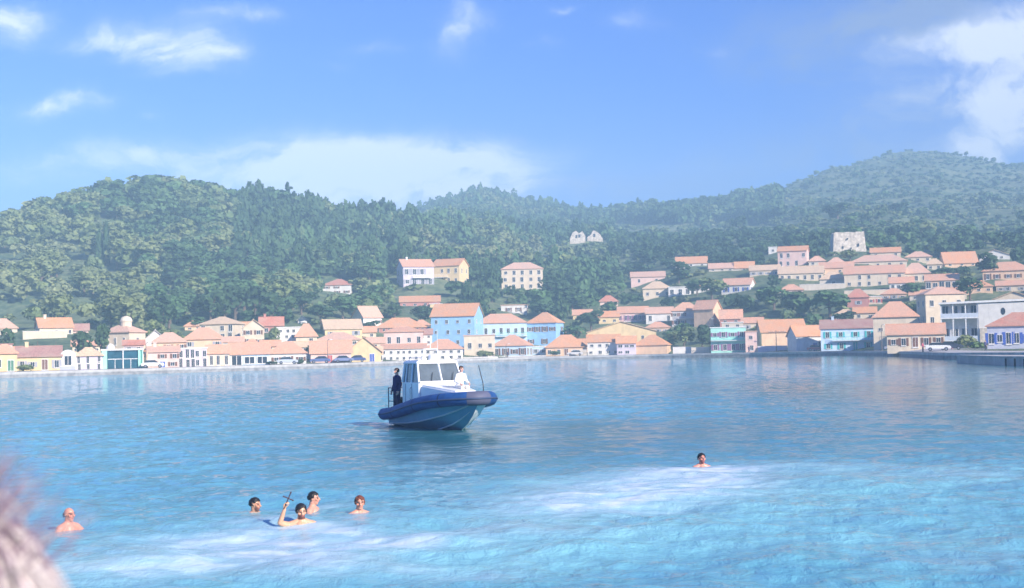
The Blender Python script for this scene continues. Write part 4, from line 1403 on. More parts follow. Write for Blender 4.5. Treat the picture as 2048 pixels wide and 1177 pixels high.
n_ind = 0
for kind, px, yb, w, yt, look, off in HAND:
    az = az_t(px, yb)[0]
    D = float(shore_d(az)) + off if off is not None else surface_at(px, yb)
    s = F / (D * math.cos(az))
    p = at(px, yb, D)
    zg = ground(p.x, p.y)
    hgt = at(px, yt, D).z - zg
    rel = relation(px, (yb + yt) / 2)
    noun = {'round': 'tree', 'pine': 'pine', 'cypress': 'cypress', 'scrub': 'bush'}[kind]
    lab = look + ' ' + noun + ' ' + rel
    lab = ' '.join(lab.split()[:16])
    tree(kind, p.x, p.y, w / s / 2 * 1.08, max(hgt, 1.2), lab)
    n_ind += 1

# bougainvillea
p = at(1903, 690, 262)
b = tree('scrub', p.x, p.y, 1.1, 1.9, 'pink flowering bush beside the white modern block')
b['category'] = 'bush'
fm_ = mat('pink_flowers', (.62, .14, .30), .8, .4, 4)
for ch in b.children:
    if ch.name.startswith('crown'):
        me = ch.data.copy()
        me.materials.clear()
        me.materials.append(fm_)
        ch.data = me

# scattered wood
def scatter():
    out = []
    r = np.random.RandomState(8)
    for (d0, d1, cell) in ((255, 470, 5.6), (470, 700, 5.2), (700, 1000, 6.2), (1000, 1500, 6.4)):
        Ds = np.arange(d0, d1, cell)
        for D in Ds:
            n = int(0.86 * D / cell)
            for k in range(n):
                az = -0.43 + 0.86 * (k + r.rand()) / n
                Dd = D + r.uniform(-.5, .5) * cell
                out.append((az, Dd, r.rand(), r.rand(), r.rand()))
    return out


def visible(X, Y, D, az, z, top):
    """is the crown top seen over the ground in front of it?"""
    Ds = np.linspace(float(shore_d(az)) + 2, D - 4, 40)
    g = ground_polar(np.full(40, az), Ds)
    tt = (z + top - H) / D
    return np.all(H + Ds * tt > g - 0.5)


cand = []
for az, D, r1, r2, r3 in scatter():
    if D < float(shore_d(az)) + 30:
        continue
    X, Y = D * math.sin(az), D * math.cos(az)
    z = ground(X, Y)
    px, py, k = pix((X, Y, z))
    if px < -120 or px > 2170:
        continue
    s = F / k
    # what grows where
    patch = 0.5 + 0.5 * math.sin(X * .045 + 1.7 * math.sin(Y * .021)) * math.cos(Y * .038 + X * .013)
    if px < 830:
        if D > 720:
            continue
        pinew = 1 if px > 470 and py < 560 else 0
        dens = .95 if (py < 640) else .45
        if px < 470 and patch > .70:
            dens *= .40
        r3 = min(1.25, r3 * (.6 + 1.1 * (1 - patch)))
        kind = 'pine' if (pinew and r2 < .5) else ('round' if r2 < .78 else 'scrub')
        if px < 300 and py > 520:
            kind = 'scrub' if r2 < .5 else 'round'
        hgt = {'pine': 7.5 + 5 * r3, 'round': 5 + 4.2 * r3, 'scrub': 2 + 1.5 * r3}[kind]
    elif px < 1230:
        dens = .9 if py > 440 else .85
        kind = 'round' if r2 < .65 else 'pine' if r2 < .80 else 'scrub'
        if 500 < py < 545:
            kind = 'scrub' if r2 < .7 else 'round'
            dens = .8
        hgt = {'pine': 8 + 4 * r3, 'round': 4.5 + 4 * r3, 'scrub': 2 + 1.2 * r3}[kind]
    else:
        ridge = 395 < py < 450 and px < 1560 and 860 < D
        if ridge:
            dens, kind = .95, 'round' if r2 < .6 else 'pine'
            hgt = 8 + 5 * r3
        elif py < 480:
            dens = .62 if D < 1000 else .50
            kind = 'scrub' if (r2 < .88 or patch < .45) else 'round'
            hgt = 1.8 + 1.8 * r3 if kind == 'scrub' else 4.5 + 3 * r3
        else:
            dens = .58
            kind = 'round' if r2 < .55 else 'scrub'
            hgt = 4 + 3.5 * r3 if kind == 'round' else 1.8 + 1.4 * r3
        if D > 1150 and kind == 'round':
            hgt *= .8
    if r1 > dens:
        continue
    rad = {'pine': .32, 'round': .58, 'scrub': .9}[kind] * hgt * (0.85 + .3 * r1)
    ptop = py - hgt * s
    bad = False
    for h in HOUSES:
        if math.hypot(X - h['X'], Y - h['Y']) < h['R'] + rad * .8:
            bad = True
            break
        if h['x0'] - rad * s * .7 < px < h['x1'] + rad * s * .7 and D < h['D1'] and ptop < h['yb'] - 0.22 * (h['yb'] - h['yt']) and py > h['yt']:
            bad = True
            break
    if bad:
        continue
    if 186 < px < 226 and 440 < py < 590 and ptop < 532 and r1 < 2:
        continue
    # keep a few clearings
    if 300 < px < 372 and 590 < py < 622 and r2 < .8:
        continue
    if not visible(X, Y, D, az, z, hgt):
        continue
    tint = min(1, max(0, .46 + .70 * (patch - .5) + (r2 - .5) * .6 + (.26 if px < 450 else 0.05) + (.1 if kind == 'scrub' else 0) - (.28 if kind == 'pine' else 0) - (.3 if (px > 1230 and kind == 'round') else 0)))
    cand.append((rad * hgt * s * s, kind, X, Y, z, rad, hgt, tint, px, py))

def s_of(X, Y):
    return F / Y


cand.sort(key=lambda c: -c[0])
cnt = {'round': 0, 'pine': 0, 'cypress': 0, 'scrub': 0}
cap = {'round': 150, 'pine': 60, 'scrub': 45}
rest = []
ZN = [(470, 'left wooded hill'), (830, 'pine slope above the town'), (1230, 'wooded middle slope'), (1560, 'slope right of the villas'), (9999, 'right hillside under the mountain')]
for c in cand:
    _, kind, X, Y, z, rad, hgt, tint, px, py = c
    if cnt[kind] < cap[kind] and -20 < px < 2068:
        cnt[kind] += 1
        zone = [b for a, b in ZN if px < a][0]
        band = 'near the skyline' if py < 470 else 'half way up' if py < 555 else 'low down'
        sub = ('far left' if px < 130 else 'left part' if px < 290 else 'right part') if zone == 'left wooded hill' else ('left part' if px < 640 else 'right part') if zone[:4] == 'pine' else ('left half' if px < 1030 else 'right half') if zone[:6] == 'wooded' else ('left part' if px < 1800 else 'right edge') if zone[:5] == 'right' else None
        zone = zone + ', ' + (sub + ', ' if sub else '') + band
        tint = {0: .12, 1: .42, 2: .75}[0 if tint < .34 else 1 if tint < .60 else 2] + random.uniform(-.08, .08) if kind != 'pine' else tint
        tw = 'dark' if tint < .27 else 'mid green' if tint < .6 else 'pale'
        sz = 'large' if rad * s_of(X, Y) * 2 > 36 else 'smaller'
        adj = {'round': sz + ' ' + tw + ' bushy tree', 'pine': tw + ' pine', 'scrub': tw + ' low shrub'}[kind]
        tree(kind, X, Y, rad, hgt, (adj + ' on the ' + zone).replace('mid green bushy', 'green bushy') if len((adj + ' on the ' + zone).split()) > 16 else adj + ' on the ' + zone, {'round': 'bushy trees on the ', 'pine': 'pines on the ', 'scrub': 'shrubs on the '}[kind] + zone, zb=z)
    else:
        rest.append(c)
Vs, Ts = [], []
r = np.random.RandomState(2)
for _, kind, X, Y, z, rad, hgt, tint, px, py in rest:
    V = LOW[kind][r.randint(5)]
    a = r.uniform(0, 6.283)
    ca, sa = math.cos(a), math.sin(a)
    V = V @ np.array([[ca, sa, 0], [-sa, ca, 0], [0, 0, 1]])
    bare = {'round': .14, 'pine': .08, 'scrub': 0}[kind] * hgt
    ch = (hgt - bare) / 2
    V = V * np.array([rad, rad, ch]) + np.array([X, Y, z + bare + ch])
    Vs.append(V)
    Ts.append(np.full(len(V), min(1, max(0, tint + r.uniform(-.08, .08)))))
Vs = np.concatenate(Vs)
Ts = np.concatenate(Ts)
fo = bpy.data.objects.new('woodland', np_mesh('woodland', Vs, np.arange(len(Vs)).reshape(-1, 4), M_WOOD_LEAF, {'tint': Ts}))
COL.objects.link(fo)
tag(fo, 'woodland and scrub covering the hills behind the town', kind='stuff')
print('TREES', n_ind, cnt, len(rest), len(Vs) // 4)
# ---------------------------------------------------------------- people
def skin_material(base):
    nm = 'skin_%d' % int(base[0] * 1000)
    if nm in MATS:
        return MATS[nm]
    m = bpy.data.materials.new(nm)
    m.use_nodes = True
    t = NT(m.node_tree)
    bs = m.node_tree.nodes['Principled BSDF']
    at_ = t.n('ShaderNodeAttribute', attribute_name='tone')
    n = t.ramp(t.noise(t.n('ShaderNodeTexCoord').outputs['Object'], 30, 3), .3, .7, .92, 1.05)
    c = t.mix(1.0, at_.outputs['Color'], n, 'MULTIPLY')
    t.put(bs.inputs['Base Color'], c)
    bs.inputs['Roughness'].default_value = .38
    bs.inputs['Subsurface Weight'].default_value = .12
    bs.inputs['Subsurface Radius'].default_value = (.02, .008, .004)
    bs.inputs['Subsurface Scale'].default_value = .5
    MATS[nm] = m
    return m


def fabric(nm, c):
    return mat('cloth_' + nm, c, .85, .15, 6, bump=.3, bscale=18)


class Blob:
    """overlapping tapered limbs that are fused into one continuous skin by a remesh"""
    def __init__(s):
        s.bm = bmesh.new()

    def ball(s, c, r, sc=(1, 1, 1), rot=None, n=2):
        M = Matrix.Translation(Vector(c)) @ (rot.to_4x4() if rot is not None else Matrix.Identity(4)) @ Matrix.Diagonal((r * sc[0], r * sc[1], r * sc[2], 1))
        bmesh.ops.create_icosphere(s.bm, subdivisions=n, radius=1, matrix=M)

    def limb(s, pts, rs):
        pts = [Vector(p) for p in pts]
        for p, r in zip(pts, rs):
            s.ball(p, r)
        for (a, ra), (b, rb) in zip(zip(pts, rs), list(zip(pts, rs))[1:]):
            d = b - a
            if d.length < 1e-5:
                continue
            M = Matrix.Translation((a + b) / 2) @ d.to_track_quat('Z', 'Y').to_matrix().to_4x4()
            bmesh.ops.create_cone(s.bm, cap_ends=True, segments=14, radius1=ra, radius2=rb, depth=d.length, matrix=M)

    def build(s, name, voxel, m, parent, smooth=3):
        me = bpy.data.meshes.new('tmp')
        s.bm.to_mesh(me)
        s.bm.free()
        o = bpy.data.objects.new('tmp', me)
        COL.objects.link(o)
        md = o.modifiers.new('r', 'REMESH')
        md.mode = 'VOXEL'
        md.voxel_size = voxel
        sm = o.modifiers.new('s', 'SMOOTH')
        sm.iterations = smooth
        sm.factor = .5
        dg = bpy.context.evaluated_depsgraph_get()
        me2 = bpy.data.meshes.new_from_object(o.evaluated_get(dg))
        me2.name = name
        bpy.data.objects.remove(o)
        bpy.data.meshes.remove(me)
        for p in me2.polygons:
            p.use_smooth = True
        me2.materials.clear()
        me2.materials.append(m)
        ob = bpy.data.objects.new(name, me2)
        COL.objects.link(ob)
        ob.parent = parent
        return ob


def rotm(yaw, pitch=0, roll=0):
    return (Matrix.Rotation(yaw, 3, 'Z') @ Matrix.Rotation(pitch, 3, 'X') @ Matrix.Rotation(roll, 3, 'Y'))


def head_blob(B, c, R):
    """head of an adult, 0.235 m tall; face towards local -y"""
    P = lambda x, y, z: Vector(c) + R @ Vector((x, y, z))
    B.ball(P(0, .012, .030), .092, (.84, 1.06, .98), R)
    B.ball(P(0, -.020, -.035), .070, (.84, .98, 1.05), R)
    B.ball(P(0, -.045, -.082), .040, (.95, .85, .80), R)
    B.ball(P(0, -.072, .030), .045, (1.25, .45, .35), R)
    B.limb([P(0, -.088, .020), P(0, -.110, -.018)], [.010, .016])
    B.ball(P(0, -.095, -.022), .015, (1.5, .8, .7), R)
    B.ball(P(0, -.086, -.052), .018, (1.3, .7, .55), R)
    for s in (-1, 1):
        B.ball(P(s * .079, .012, -.004), .028, (.35, .8, 1.15), R)
        B.ball(P(s * .046, -.062, -.014), .026, (1, .7, .8), R)


def hand_blob(B, wrist, dirv, palmn, curl=.7, thumb_side=1, spread=.16):
    """palm, four bent fingers and a thumb leaving the side of the palm"""
    d = Vector(dirv).normalized()
    n = (Vector(palmn) - d * Vector(palmn).dot(d)).normalized()
    sd = d.cross(n) * thumb_side
    w = Vector(wrist)
    for k in range(4):
        q = (k - 1.5) * .021
        B.limb([w + sd * q * .6 + d * .01, w + sd * q + d * .085], [.016, .013])
        L = (.040, .046, .042, .034)[3 - k] if thumb_side > 0 else (.034, .042, .046, .040)[k]
        p0 = w + sd * q + d * .088
        dd = (d + sd * (k - 1.5) * spread * .5).normalized()
        pts = [p0]
        for j in range(3):
            a = curl * (j + .6)
            v = dd * math.cos(a) + n * math.sin(a)
            pts.append(pts[-1] + v * L * (1, .72, .55)[j])
        B.limb(pts, [.0102, .0095, .0086, .0078])
    tb = w + sd * .034 + d * .028
    B.limb([w + d * .015, tb, tb + (sd * .7 + d * .6 + n * .3).normalized() * .038, tb + (sd * .55 + d * .65 + n * .5).normalized() * .066], [.016, .0135, .0115, .0095])


def paint(ob, base, c, R, beard=None, hairline=None, eyes=True, clothes=None):
    me = ob.data
    n = len(me.vertices)
    co = np.empty(n * 3, np.float32)
    me.vertices.foreach_get('co', co)
    co = co.reshape(-1, 3)
    loc = (co - np.array(c)) @ np.array(R)
    col = np.tile(np.array([*base, 1.0]), (n, 1))
    x, y, z = loc.T
    near = (np.abs(x) < .1) & (np.abs(y) < .13) & (np.abs(z) < .14)
    front = near & (y < -.045)
    if beard:
        m_ = near & (z < -.038) & (z > -.118) & (y < -.012) & (np.abs(x) < .09) & ~((np.abs(x) < .026) & (z > -.06) & (z < -.048))
        col[m_, :3] = beard
    m_ = front & (np.abs(x) < .028) & (z > -.060) & (z < -.046)
    col[m_, :3] = (.50, .16, .15)
    m_ = front & (np.abs(z - .006) < .011) & (np.abs(np.abs(x) - .031) < .017)
    col[m_, :3] = (.06, .035, .03)
    m_ = front & (np.abs(z - .034) < .007) & (np.abs(np.abs(x) - .034) < .024)
    col[m_, :3] = beard or (.10, .06, .05)
    ck = front & (np.abs(z + .02) < .02) & (np.abs(np.abs(x) - .045) < .02)
    col[ck, :3] = np.array(base) * np.array([1.0, .78, .74])
    if clothes is not None:
        for test, cc in clothes:
            mm = test(co)
            col[mm, :3] = cc
    a = me.attributes.new('tone', 'FLOAT_COLOR', 'POINT')
    a.data.foreach_set('color', col.astype(np.float32).ravel())


def hair_cap(parent, c, R, m, back=-.03, size=1.0, top=0.0, seed=0, fringe=.045, voxel=.008):
    """short wet hair: a lumpy cap over the crown and the back of the head"""
    rr = random.Random(seed)
    B = Blob()
    P = lambda x, y, z: Vector(c) + R @ Vector((x, y, z))
    for k in range(260):
        u, v = rr.uniform(-math.pi, math.pi), rr.uniform(-.5, 1.57)
        x, y, z = .083 * math.cos(v) * math.sin(u), .012 + .101 * math.cos(v) * math.cos(u), .030 + .094 * math.sin(v)
        if y < -.02 and z < fringe + .03 * (1 - abs(x) / .08):
            continue
        if z < back:
            continue
        B.ball(P(x * size, .012 + (y - .012) * size, .03 + (z - .03) * size), rr.uniform(.014, .021), n=1)
    return B.build('hair', voxel, m, parent, 2)


HAIRM = dict(black=mat('hair_black', (.018, .018, .022), .45, .3, 40), brown=mat('hair_brown', (.16, .055, .035), .5, .3, 40), grey=mat('hair_grey', (.12, .11, .13), .5, .3, 40),
             blond=mat('hair_blond', (.58, .52, .50), .55, .25, 30), dark_brown=mat('hair_dark_brown', (.05, .032, .028), .5, .3, 40))


def swimmer(px, py, label, yaw, lean=0.0, hair='black', beard=None, base=(.80, .47, .33), head_up=.20, arms=(), bald=False, tilt=0.0, low=0.0, name='person', sh=1.0, seed=1, pitch=.0):
    """px, py: photo position of the water line at the neck; yaw 0 faces the camera, positive turns to the photo's right"""
    w = on_water(px, py)
    root = empty('person', (w.x, w.y, 0), 0)
    az = math.atan2(w.x, w.y)
    R = rotm(yaw - az, pitch, tilt)
    Rb = rotm((yaw - az) * .5 + lean, 0, 0)
    B = Blob()
    hc = Vector((0, 0, head_up))
    sb = lambda x, y, z: Rb @ Vector((x, y, z))
    zs = head_up - .188 - low
    head_blob(B, hc, R)
    B.limb([hc + R @ Vector((0, .02, -.05)), sb(0, .03, zs + .05), sb(0, .03, zs - .05)], [.060, .066, .085])
    # trunk under the water
    B.limb([sb(0, .03, zs - .06), sb(0, .07, zs - .30), sb(0, .16, zs - .55)], [.12, .135, .13])
    for s in (-1, 1):
        B.limb([sb(s * .035, .035, zs + .035), sb(s * .11, .03, zs - .005), sb(s * .175 * sh, .03, zs - .035)], [.055, .062, .068])
        B.ball(sb(s * .09, -.03, zs - .13), .10, (1, .7, .8))
        B.limb([sb(s * .09, .16, zs - .55), sb(s * .12, .10, zs - .95), sb(s * .11, .30, zs - 1.30)], [.095, .065, .045])
    hands = []
    for s, el, wr, fd, pn, curl in arms:
        B.limb([sb(s * .175 * sh, .03, zs - .035), sb(*el), sb(*wr)], [.062, .045, .030])
        hand_blob(B, sb(*wr), Rb @ Vector(fd), Rb @ Vector(pn), curl, thumb_side=-s)
        hands.append(sb(*wr))
    done = [a[0] for a in arms]
    for s in (-1, 1):
        if s not in done:
            el, wr = (s * .36, -.06, zs - .22), (s * .30, -.28, zs - .20)
            B.limb([sb(s * .175 * sh, .03, zs - .035), sb(*el), sb(*wr)], [.060, .044, .030])
            hand_blob(B, sb(*wr), Rb @ Vector((-s * .3, -1, 0)), Rb @ Vector((0, 0, -1)), .25, thumb_side=-s)
    body = B.build('body', .0075, skin_material(base), root)
    paint(body, base, hc, R, beard)
    if not bald:
        hair_cap(root, hc, R, HAIRM[hair], seed=seed)
    else:
        rr = random.Random(5)
        Bh = Blob()
        P = lambda x, y, z: hc + R @ Vector((x, y, z))
        for k in range(60):
            u = rr.uniform(-1.9, 1.9)
            z = rr.uniform(-.05, .03)
            Bh.ball(P(.082 * math.sin(u), .014 + .100 * math.cos(u), z), rr.uniform(.008, .012), n=1)
        Bh.build('hair', .006, HAIRM['grey'], root, 2)
    tag(root, label, 'person')
    return root, hands, Rb


SKIN = (.64, .33, .21)
swimmer(139, 1054, 'bald bare shouldered man in the water near the foreground hair', .75, hair='grey', bald=True, base=(.70, .32, .22), head_up=.20, seed=2, lean=.45, sh=1.0)
swimmer(511, 1031, 'dark haired swimmer facing right, left of the raised cross', 1.0, base=SKIN, beard=(.22, .10, .08), head_up=.18, seed=3)
r_, hd, Rb = swimmer(603, 1054, 'bearded swimmer holding up a cross in his raised hand', .2, base=(.70, .40, .25), beard=(.17, .07, .06), head_up=.245, seed=4,
                     arms=((-1, (-.345, -.06, .085), (-.275, -.12, .300), (.10, -.05, 1), (.9, -.35, 0), 1.05), (1, (.33, .03, -.10), (.40, -.25, -.20), (.3, -1, 0), (0, 0, -1), .2)), hair='black', sh=1.12, tilt=-.05, pitch=.12)
# the cross in his hand
hp = Vector(r_.location) + hd[0]
cx_root = empty('cross', hp + Vector((.03, -.035, .085)), 0)
tl = Matrix.Rotation(.42, 3, 'Y')
wd = mat('dark_wood', (.07, .03, .035), .5)
up_ = tl @ Vector((0, 0, 1))
sd_ = tl @ Vector((1, 0, 0))
MB().tube([-up_ * .075, up_ * .06, up_ * .21], [.009, .010, .008], 8).tube([up_ * .205, up_ * .225], [.015, .010], 8).build('upright', wd, cx_root)
MB().tube([up_ * .11 - sd_ * .085, up_ * .11 + sd_ * .085], .009, 8).tube([up_ * .11 - sd_ * .092, up_ * .11 - sd_ * .075], .014, 8).tube([up_ * .11 + sd_ * .075, up_ * .11 + sd_ * .092], .014, 8).build('crossbar', wd, cx_root)
tag(cx_root, 'small dark cross held up by the bearded swimmer', 'cross')
swimmer(628, 1016, 'dark haired swimmer behind the cross bearer, turned to the right', 1.35, base=(.64, .33, .24), head_up=.165, seed=6, lean=.6)
swimmer(720, 1028, 'red brown haired swimmer rightmost of the group near the cross', .1, hair='brown', base=(.66, .33, .23), head_up=.185, seed=7, lean=.5)
swimmer(1404, 933, 'lone dark haired swimmer in white foam far from the others', .5, base=(.62, .29, .22), beard=(.30, .10, .10), head_up=.175, seed=8, hair='black', pitch=-.15)


def standing(x, y, z, yaw, hgt, label, top=(.02, .03, .16), legs=(.02, .025, .06), hair='dark_brown', sit=False, voxel=.016, parent=None, arms=None, lean=0.0, skin=(.80, .48, .36), garment='jacket', gm=None, lm=None):
    k = hgt / 1.75
    root = empty('person', (x, y, z), yaw)
    root.scale = (k, k, k)
    B = Blob()
    hipz = .48 if sit else .92
    ly = -lean
    hc = Vector((0, ly * 1.0 - .01, hipz + .70))
    R = rotm(0)
    head_blob(B, hc, R)
    B.limb([(0, ly * .95 + .01, hipz + .64), (0, ly * .8 + .015, hipz + .52)], [.052, .058])
    if arms is None:
        arms = {s: ((s * .25, .02, hipz + .22), (s * .24, -.08, hipz - .03)) for s in (-1, 1)}
    for s in (-1, 1):
        e_, w_ = arms[s]
        B.limb([(s * .18, ly * .8, hipz + .48), e_, w_], [.045, .038, .028])
        dv = (Vector(w_) - Vector(e_)).normalized()
        hand_blob(B, w_, dv, (-s, 0, 0), .4, thumb_side=-s)
    B.limb([(0, ly * .75, hipz + .50), (0, 0, hipz)], [.10, .11])
    if sit:
        kn = {s: ((s * .13, -.42, hipz + .02), (s * .13, -.40, .08)) for s in (-1, 1)}
    else:
        kn = {s: ((s * .10, -.02, .50), (s * .11, .0, .09)) for s in (-1, 1)}
    for s in (-1, 1):
        B.limb([(s * .09, 0, hipz), *kn[s]], [.08, .055, .035])
        f = Vector(kn[s][1])
        B.limb([(f.x, f.y + .03, .04), (f.x, f.y - .16, .03)], [.038, .030])
    body = B.build('body', max(voxel * .7, .008), skin_material(skin), root)
    paint(body, skin, hc, R)
    hair_cap(root, hc, R, HAIRM[hair], seed=int(x * 7) % 97, voxel=max(.009, voxel * .6))
    J = Blob()
    J.limb([(0, ly * .8, hipz + .47), (0, ly * .4, hipz + .25), (0, 0, hipz + .02)], [.125, .135, .145])
    for s in (-1, 1):
        e_, w_ = arms[s]
        J.limb([(s * .03, ly * .8, hipz + .49), (s * .165, ly * .8, hipz + .47), e_, Vector(w_) * .92 + Vector(e_) * .08], [.06, .070, .056, .044])
        J.ball((s * .07, ly * .6 + .01, hipz + .33), .12, (1, .9, 1.3))
    J.build(garment, voxel, gm or fabric(garment + str(int(top[2] * 100)), top), root)
    T = Blob()
    T.limb([(-.06, 0, hipz + .02), (.06, 0, hipz + .02)], [.125, .125])
    for s in (-1, 1):
        T.limb([(s * .09, 0, hipz), *kn[s]], [.098, .072, .056])
        f = Vector(kn[s][1])
        T.limb([(f.x, f.y + .03, .05), (f.x, f.y - .17, .04)], [.052, .045])
    T.build('trousers', voxel, lm or fabric('trousers' + str(int(legs[2] * 100)), legs), root)
    tag(root, label, 'person')
    return root


# spectator whose hair pokes into the lower left corner
def spectator():
    c = at(-74, 1168, 2.35)
    hz_ = c.z
    k = (hz_ + .09 - 1.0) / 1.74
    root = standing(c.x, c.y, 1.0, math.pi - .5, (hz_ + .07 - 1.0) / 1.735 * 1.75, 'spectator with windblown greyish blond hair close at the lower left corner', top=(.30, .12, .16), legs=(.03, .03, .05), hair='blond', voxel=.014, garment='coat')
    kk = root.scale[0]
    hc = Vector((0, -.01, .92 + .70))
    rr = random.Random(9)
    hm1, hm2 = HAIRM['blond'], mat('hair_mauve', (.28, .19, .25), .5, .3, 30)
    inv = Matrix.Rotation(-(math.pi - .5), 3, 'Z')
    for nm, hm_, n, purple in (('hair_strands', hm1, 520, False), ('hair_strands', hm2, 230, True)):
        m = MB()
        for q in range(n):
            u, v = rr.uniform(-math.pi, math.pi), rr.uniform(.0, 1.5)
            d = Vector((math.cos(v) * math.sin(u), math.cos(v) * math.cos(u), math.sin(v)))
            p = hc + Vector((d.x * .092, d.y * .105 + .01, d.z * .10 + .03))
            wind = inv @ Vector((.8, .1, .55)) if purple else inv @ Vector((.55, .0, -.25))
            flyaway = rr.random() < (.75 if purple else .10)
            L = rr.uniform(.10, .19) if flyaway else rr.uniform(.10, .22)
            pts = [p]
            dr = d.copy()
            for j in range(6):
                if flyaway:
                    dr = (dr * .75 + wind * .28 + Vector((rr.uniform(-.2, .2), rr.uniform(-.2, .2), rr.uniform(-.15, .25))) * .5 + Vector((0, 0, .1))).normalized()
                else:
                    dr = (dr * .45 + Vector((0, 0, -1)) * .5 + d * .18 + Vector((rr.uniform(-.2, .2), rr.uniform(-.2, .2), 0))).normalized()
                pts.append(pts[-1] + dr * L / 6)
            r0 = rr.uniform(.0012, .0026) if flyaway else rr.uniform(.003, .006)
            m.tube(pts, [r0 * (1 - .13 * j) for j in range(7)], 4, cap=False)
        m.build(nm, hm_, root)
    return root


spectator()
# ---------------------------------------------------------------- patrol boat
def boat():
    th = math.radians(25)
    bow_tip = on_water(972, 862)
    D = 48.9
    # bow tip above the water at z = 1.15; centre of the boat 3.5 m behind it
    bt = at(963, 800, D)
    hx, hy = math.sin(th), -math.cos(th)
    root = empty('patrol_boat', (bt.x - 3.5 * hx, bt.y - 3.5 * hy, 0), math.atan2(hy, hx))
    hullm = mat('hull_paint', (.15, .33, .50), .35, .08, 1.5, spec=.5)
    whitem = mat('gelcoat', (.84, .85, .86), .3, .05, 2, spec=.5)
    tubem = mat('tube_rubber', (.02, .085, .27), .55, .2, 2.5, bump=.1)
    darkm = mat('black_rubber', (.02, .02, .025), .6)
    glassm = mat('cabin_glass', (.12, .15, .17), .08, .3, 1, spec=.8)
    steel = mat('stainless', (.5, .5, .52), .25, metal=1.0)

    # stations: x, keel z, chine (y,z), sheer (y,z); +y is port which faces away to the photo's right
    S = [(-3.4, -.30, .98, .10, 1.16, .42), (-2.4, -.34, 1.0, .12, 1.20, .50), (-1.2, -.36, 1.0, .18, 1.22, .64), (0, -.34, .98, .28, 1.22, .80), (.9, -.24, .90, .40, 1.17, .94),
         (1.7, -.04, .72, .54, 1.05, 1.04), (2.4, .26, .48, .72, .84, 1.10), (2.9, .58, .27, .88, .58, 1.13), (3.28, .92, .08, 1.03, .26, 1.15)]
    V, Fc = [], []
    for (x, kz, cy, cz, sy, sz) in S:
        ring = []
        for sgn in (-1, 1):
            pts = [(x, 0, kz), (x, cy * .5 * sgn, kz + (cz - kz) * .42), (x, cy * sgn, cz), (x, (cy + .07) * sgn, cz + .02), (x, (cy * .45 + sy * .55) * sgn, cz + (sz - cz) * .55), (x, sy * sgn, sz)]
            ring.append(pts if sgn < 0 else pts[1:])
        V += ring[0][::-1] + ring[1]
    n = 11
    for i in range(len(S) - 1):
        for j in range(n - 1):
            a = i * n + j
            Fc.append([a, a + 1, a + n + 1, a + n])
    Fc.append(list(range(n)))
    Fc.append(list(range((len(S) - 1) * n, len(S) * n))[::-1])
    hull = MB().add(V, Fc).build('hull', hullm, root, smooth=False)
    # spray rails and white boot stripe on the hull
    for sgn in (-1, 1):
        pts = [Vector((x, (cy * .5) * sgn * 1.02, kz + (cz - kz) * .42 - .01)) for (x, kz, cy, cz, sy, sz) in S[3:8]]
        MB().tube(pts, [.01, .03, .035, .03, .01], 5).build('spray_rail', mat('rail_grey', (.55, .60, .66), .4), hull)
        pts = [Vector((x, (cy + .05) * sgn, cz)) for (x, kz, cy, cz, sy, sz) in S]
        MB().tube(pts, .035, 6).build('chine_rail', mat('rail_grey', (.55, .60, .66), .4), hull)
    # sunlit side of the bow, painted as an added white skin over stem and flare
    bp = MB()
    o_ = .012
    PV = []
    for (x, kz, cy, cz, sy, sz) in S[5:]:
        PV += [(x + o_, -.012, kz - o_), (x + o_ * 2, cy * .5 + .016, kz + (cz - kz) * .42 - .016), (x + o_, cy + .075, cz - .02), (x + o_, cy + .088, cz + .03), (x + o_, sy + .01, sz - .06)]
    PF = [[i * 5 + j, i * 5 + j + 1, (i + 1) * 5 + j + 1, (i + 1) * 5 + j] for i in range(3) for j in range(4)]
    bp.add(PV, PF).build('sunlit_bow_skin', whitem, hull)

    # inflatable collar
    def collar(sgn):
        pts = [(-3.75, 1.24, .44), (-3.4, 1.26, .46), (-2.4, 1.30, .53), (-1.2, 1.33, .68), (0, 1.33, .86), (1.0, 1.28, 1.0), (1.9, 1.12, 1.09), (2.6, .84, 1.15), (3.1, .50, 1.18), (3.32, .22, 1.19), (3.38, 0, 1.19)]
        return [Vector((x, y * sgn, z)) for x, y, z in pts]
    P = collar(-1) + collar(1)[::-1][1:]
    rr = [.10] + [.235] * 2 + [.255] * 7 + [.25] + [.255] * 7 + [.235] * 2 + [.10]
    # refine
    PP, RR = [], []
    for i in range(len(P) - 1):
        p0, p1, p2, p3 = P[max(i - 1, 0)], P[i], P[i + 1], P[min(i + 2, len(P) - 1)]
        for k in range(4):
            t = k / 4
            PP.append(.5 * ((2 * p1) + (p2 - p0) * t + (2 * p0 - 5 * p1 + 4 * p2 - p3) * t * t + (3 * p1 - p0 - 3 * p2 + p3) * t ** 3))
            RR.append(rr[i] * (1 - t) + rr[i + 1] * t)
    PP.append(P[-1]); RR.append(rr[-1])
    tb = MB().tube(PP, RR, 18).build('collar', tubem, root, smooth=True)
    # rubbing strake round the outside, grey bow pad, seams
    def out_pts(a, b, off, dz=0):
        res = []
        for i in range(a, b):
            d = (PP[min(i + 1, len(PP) - 1)] - PP[max(i - 1, 0)]).normalized()
            o = d.cross(Vector((0, 0, 1))).normalized()
            res.append(PP[i] + (-o if (PP[i] - o - Vector((.5, 0, 0))).length > (PP[i] + o - Vector((.5, 0, 0))).length else o) * (RR[i] + off) + Vector((0, 0, dz)))
        return res
    MB().tube(out_pts(4, len(PP) - 4, -.008), .04, 6).build('rub_strake', mat('strake_grey', (.05, .08, .16), .6), tb, smooth=True)
    MB().tube(PP[34:47], [.262] * 13, 18, cap=False).build('bow_pad', mat('pad_grey', (.11, .12, .19), .6), tb, smooth=True)
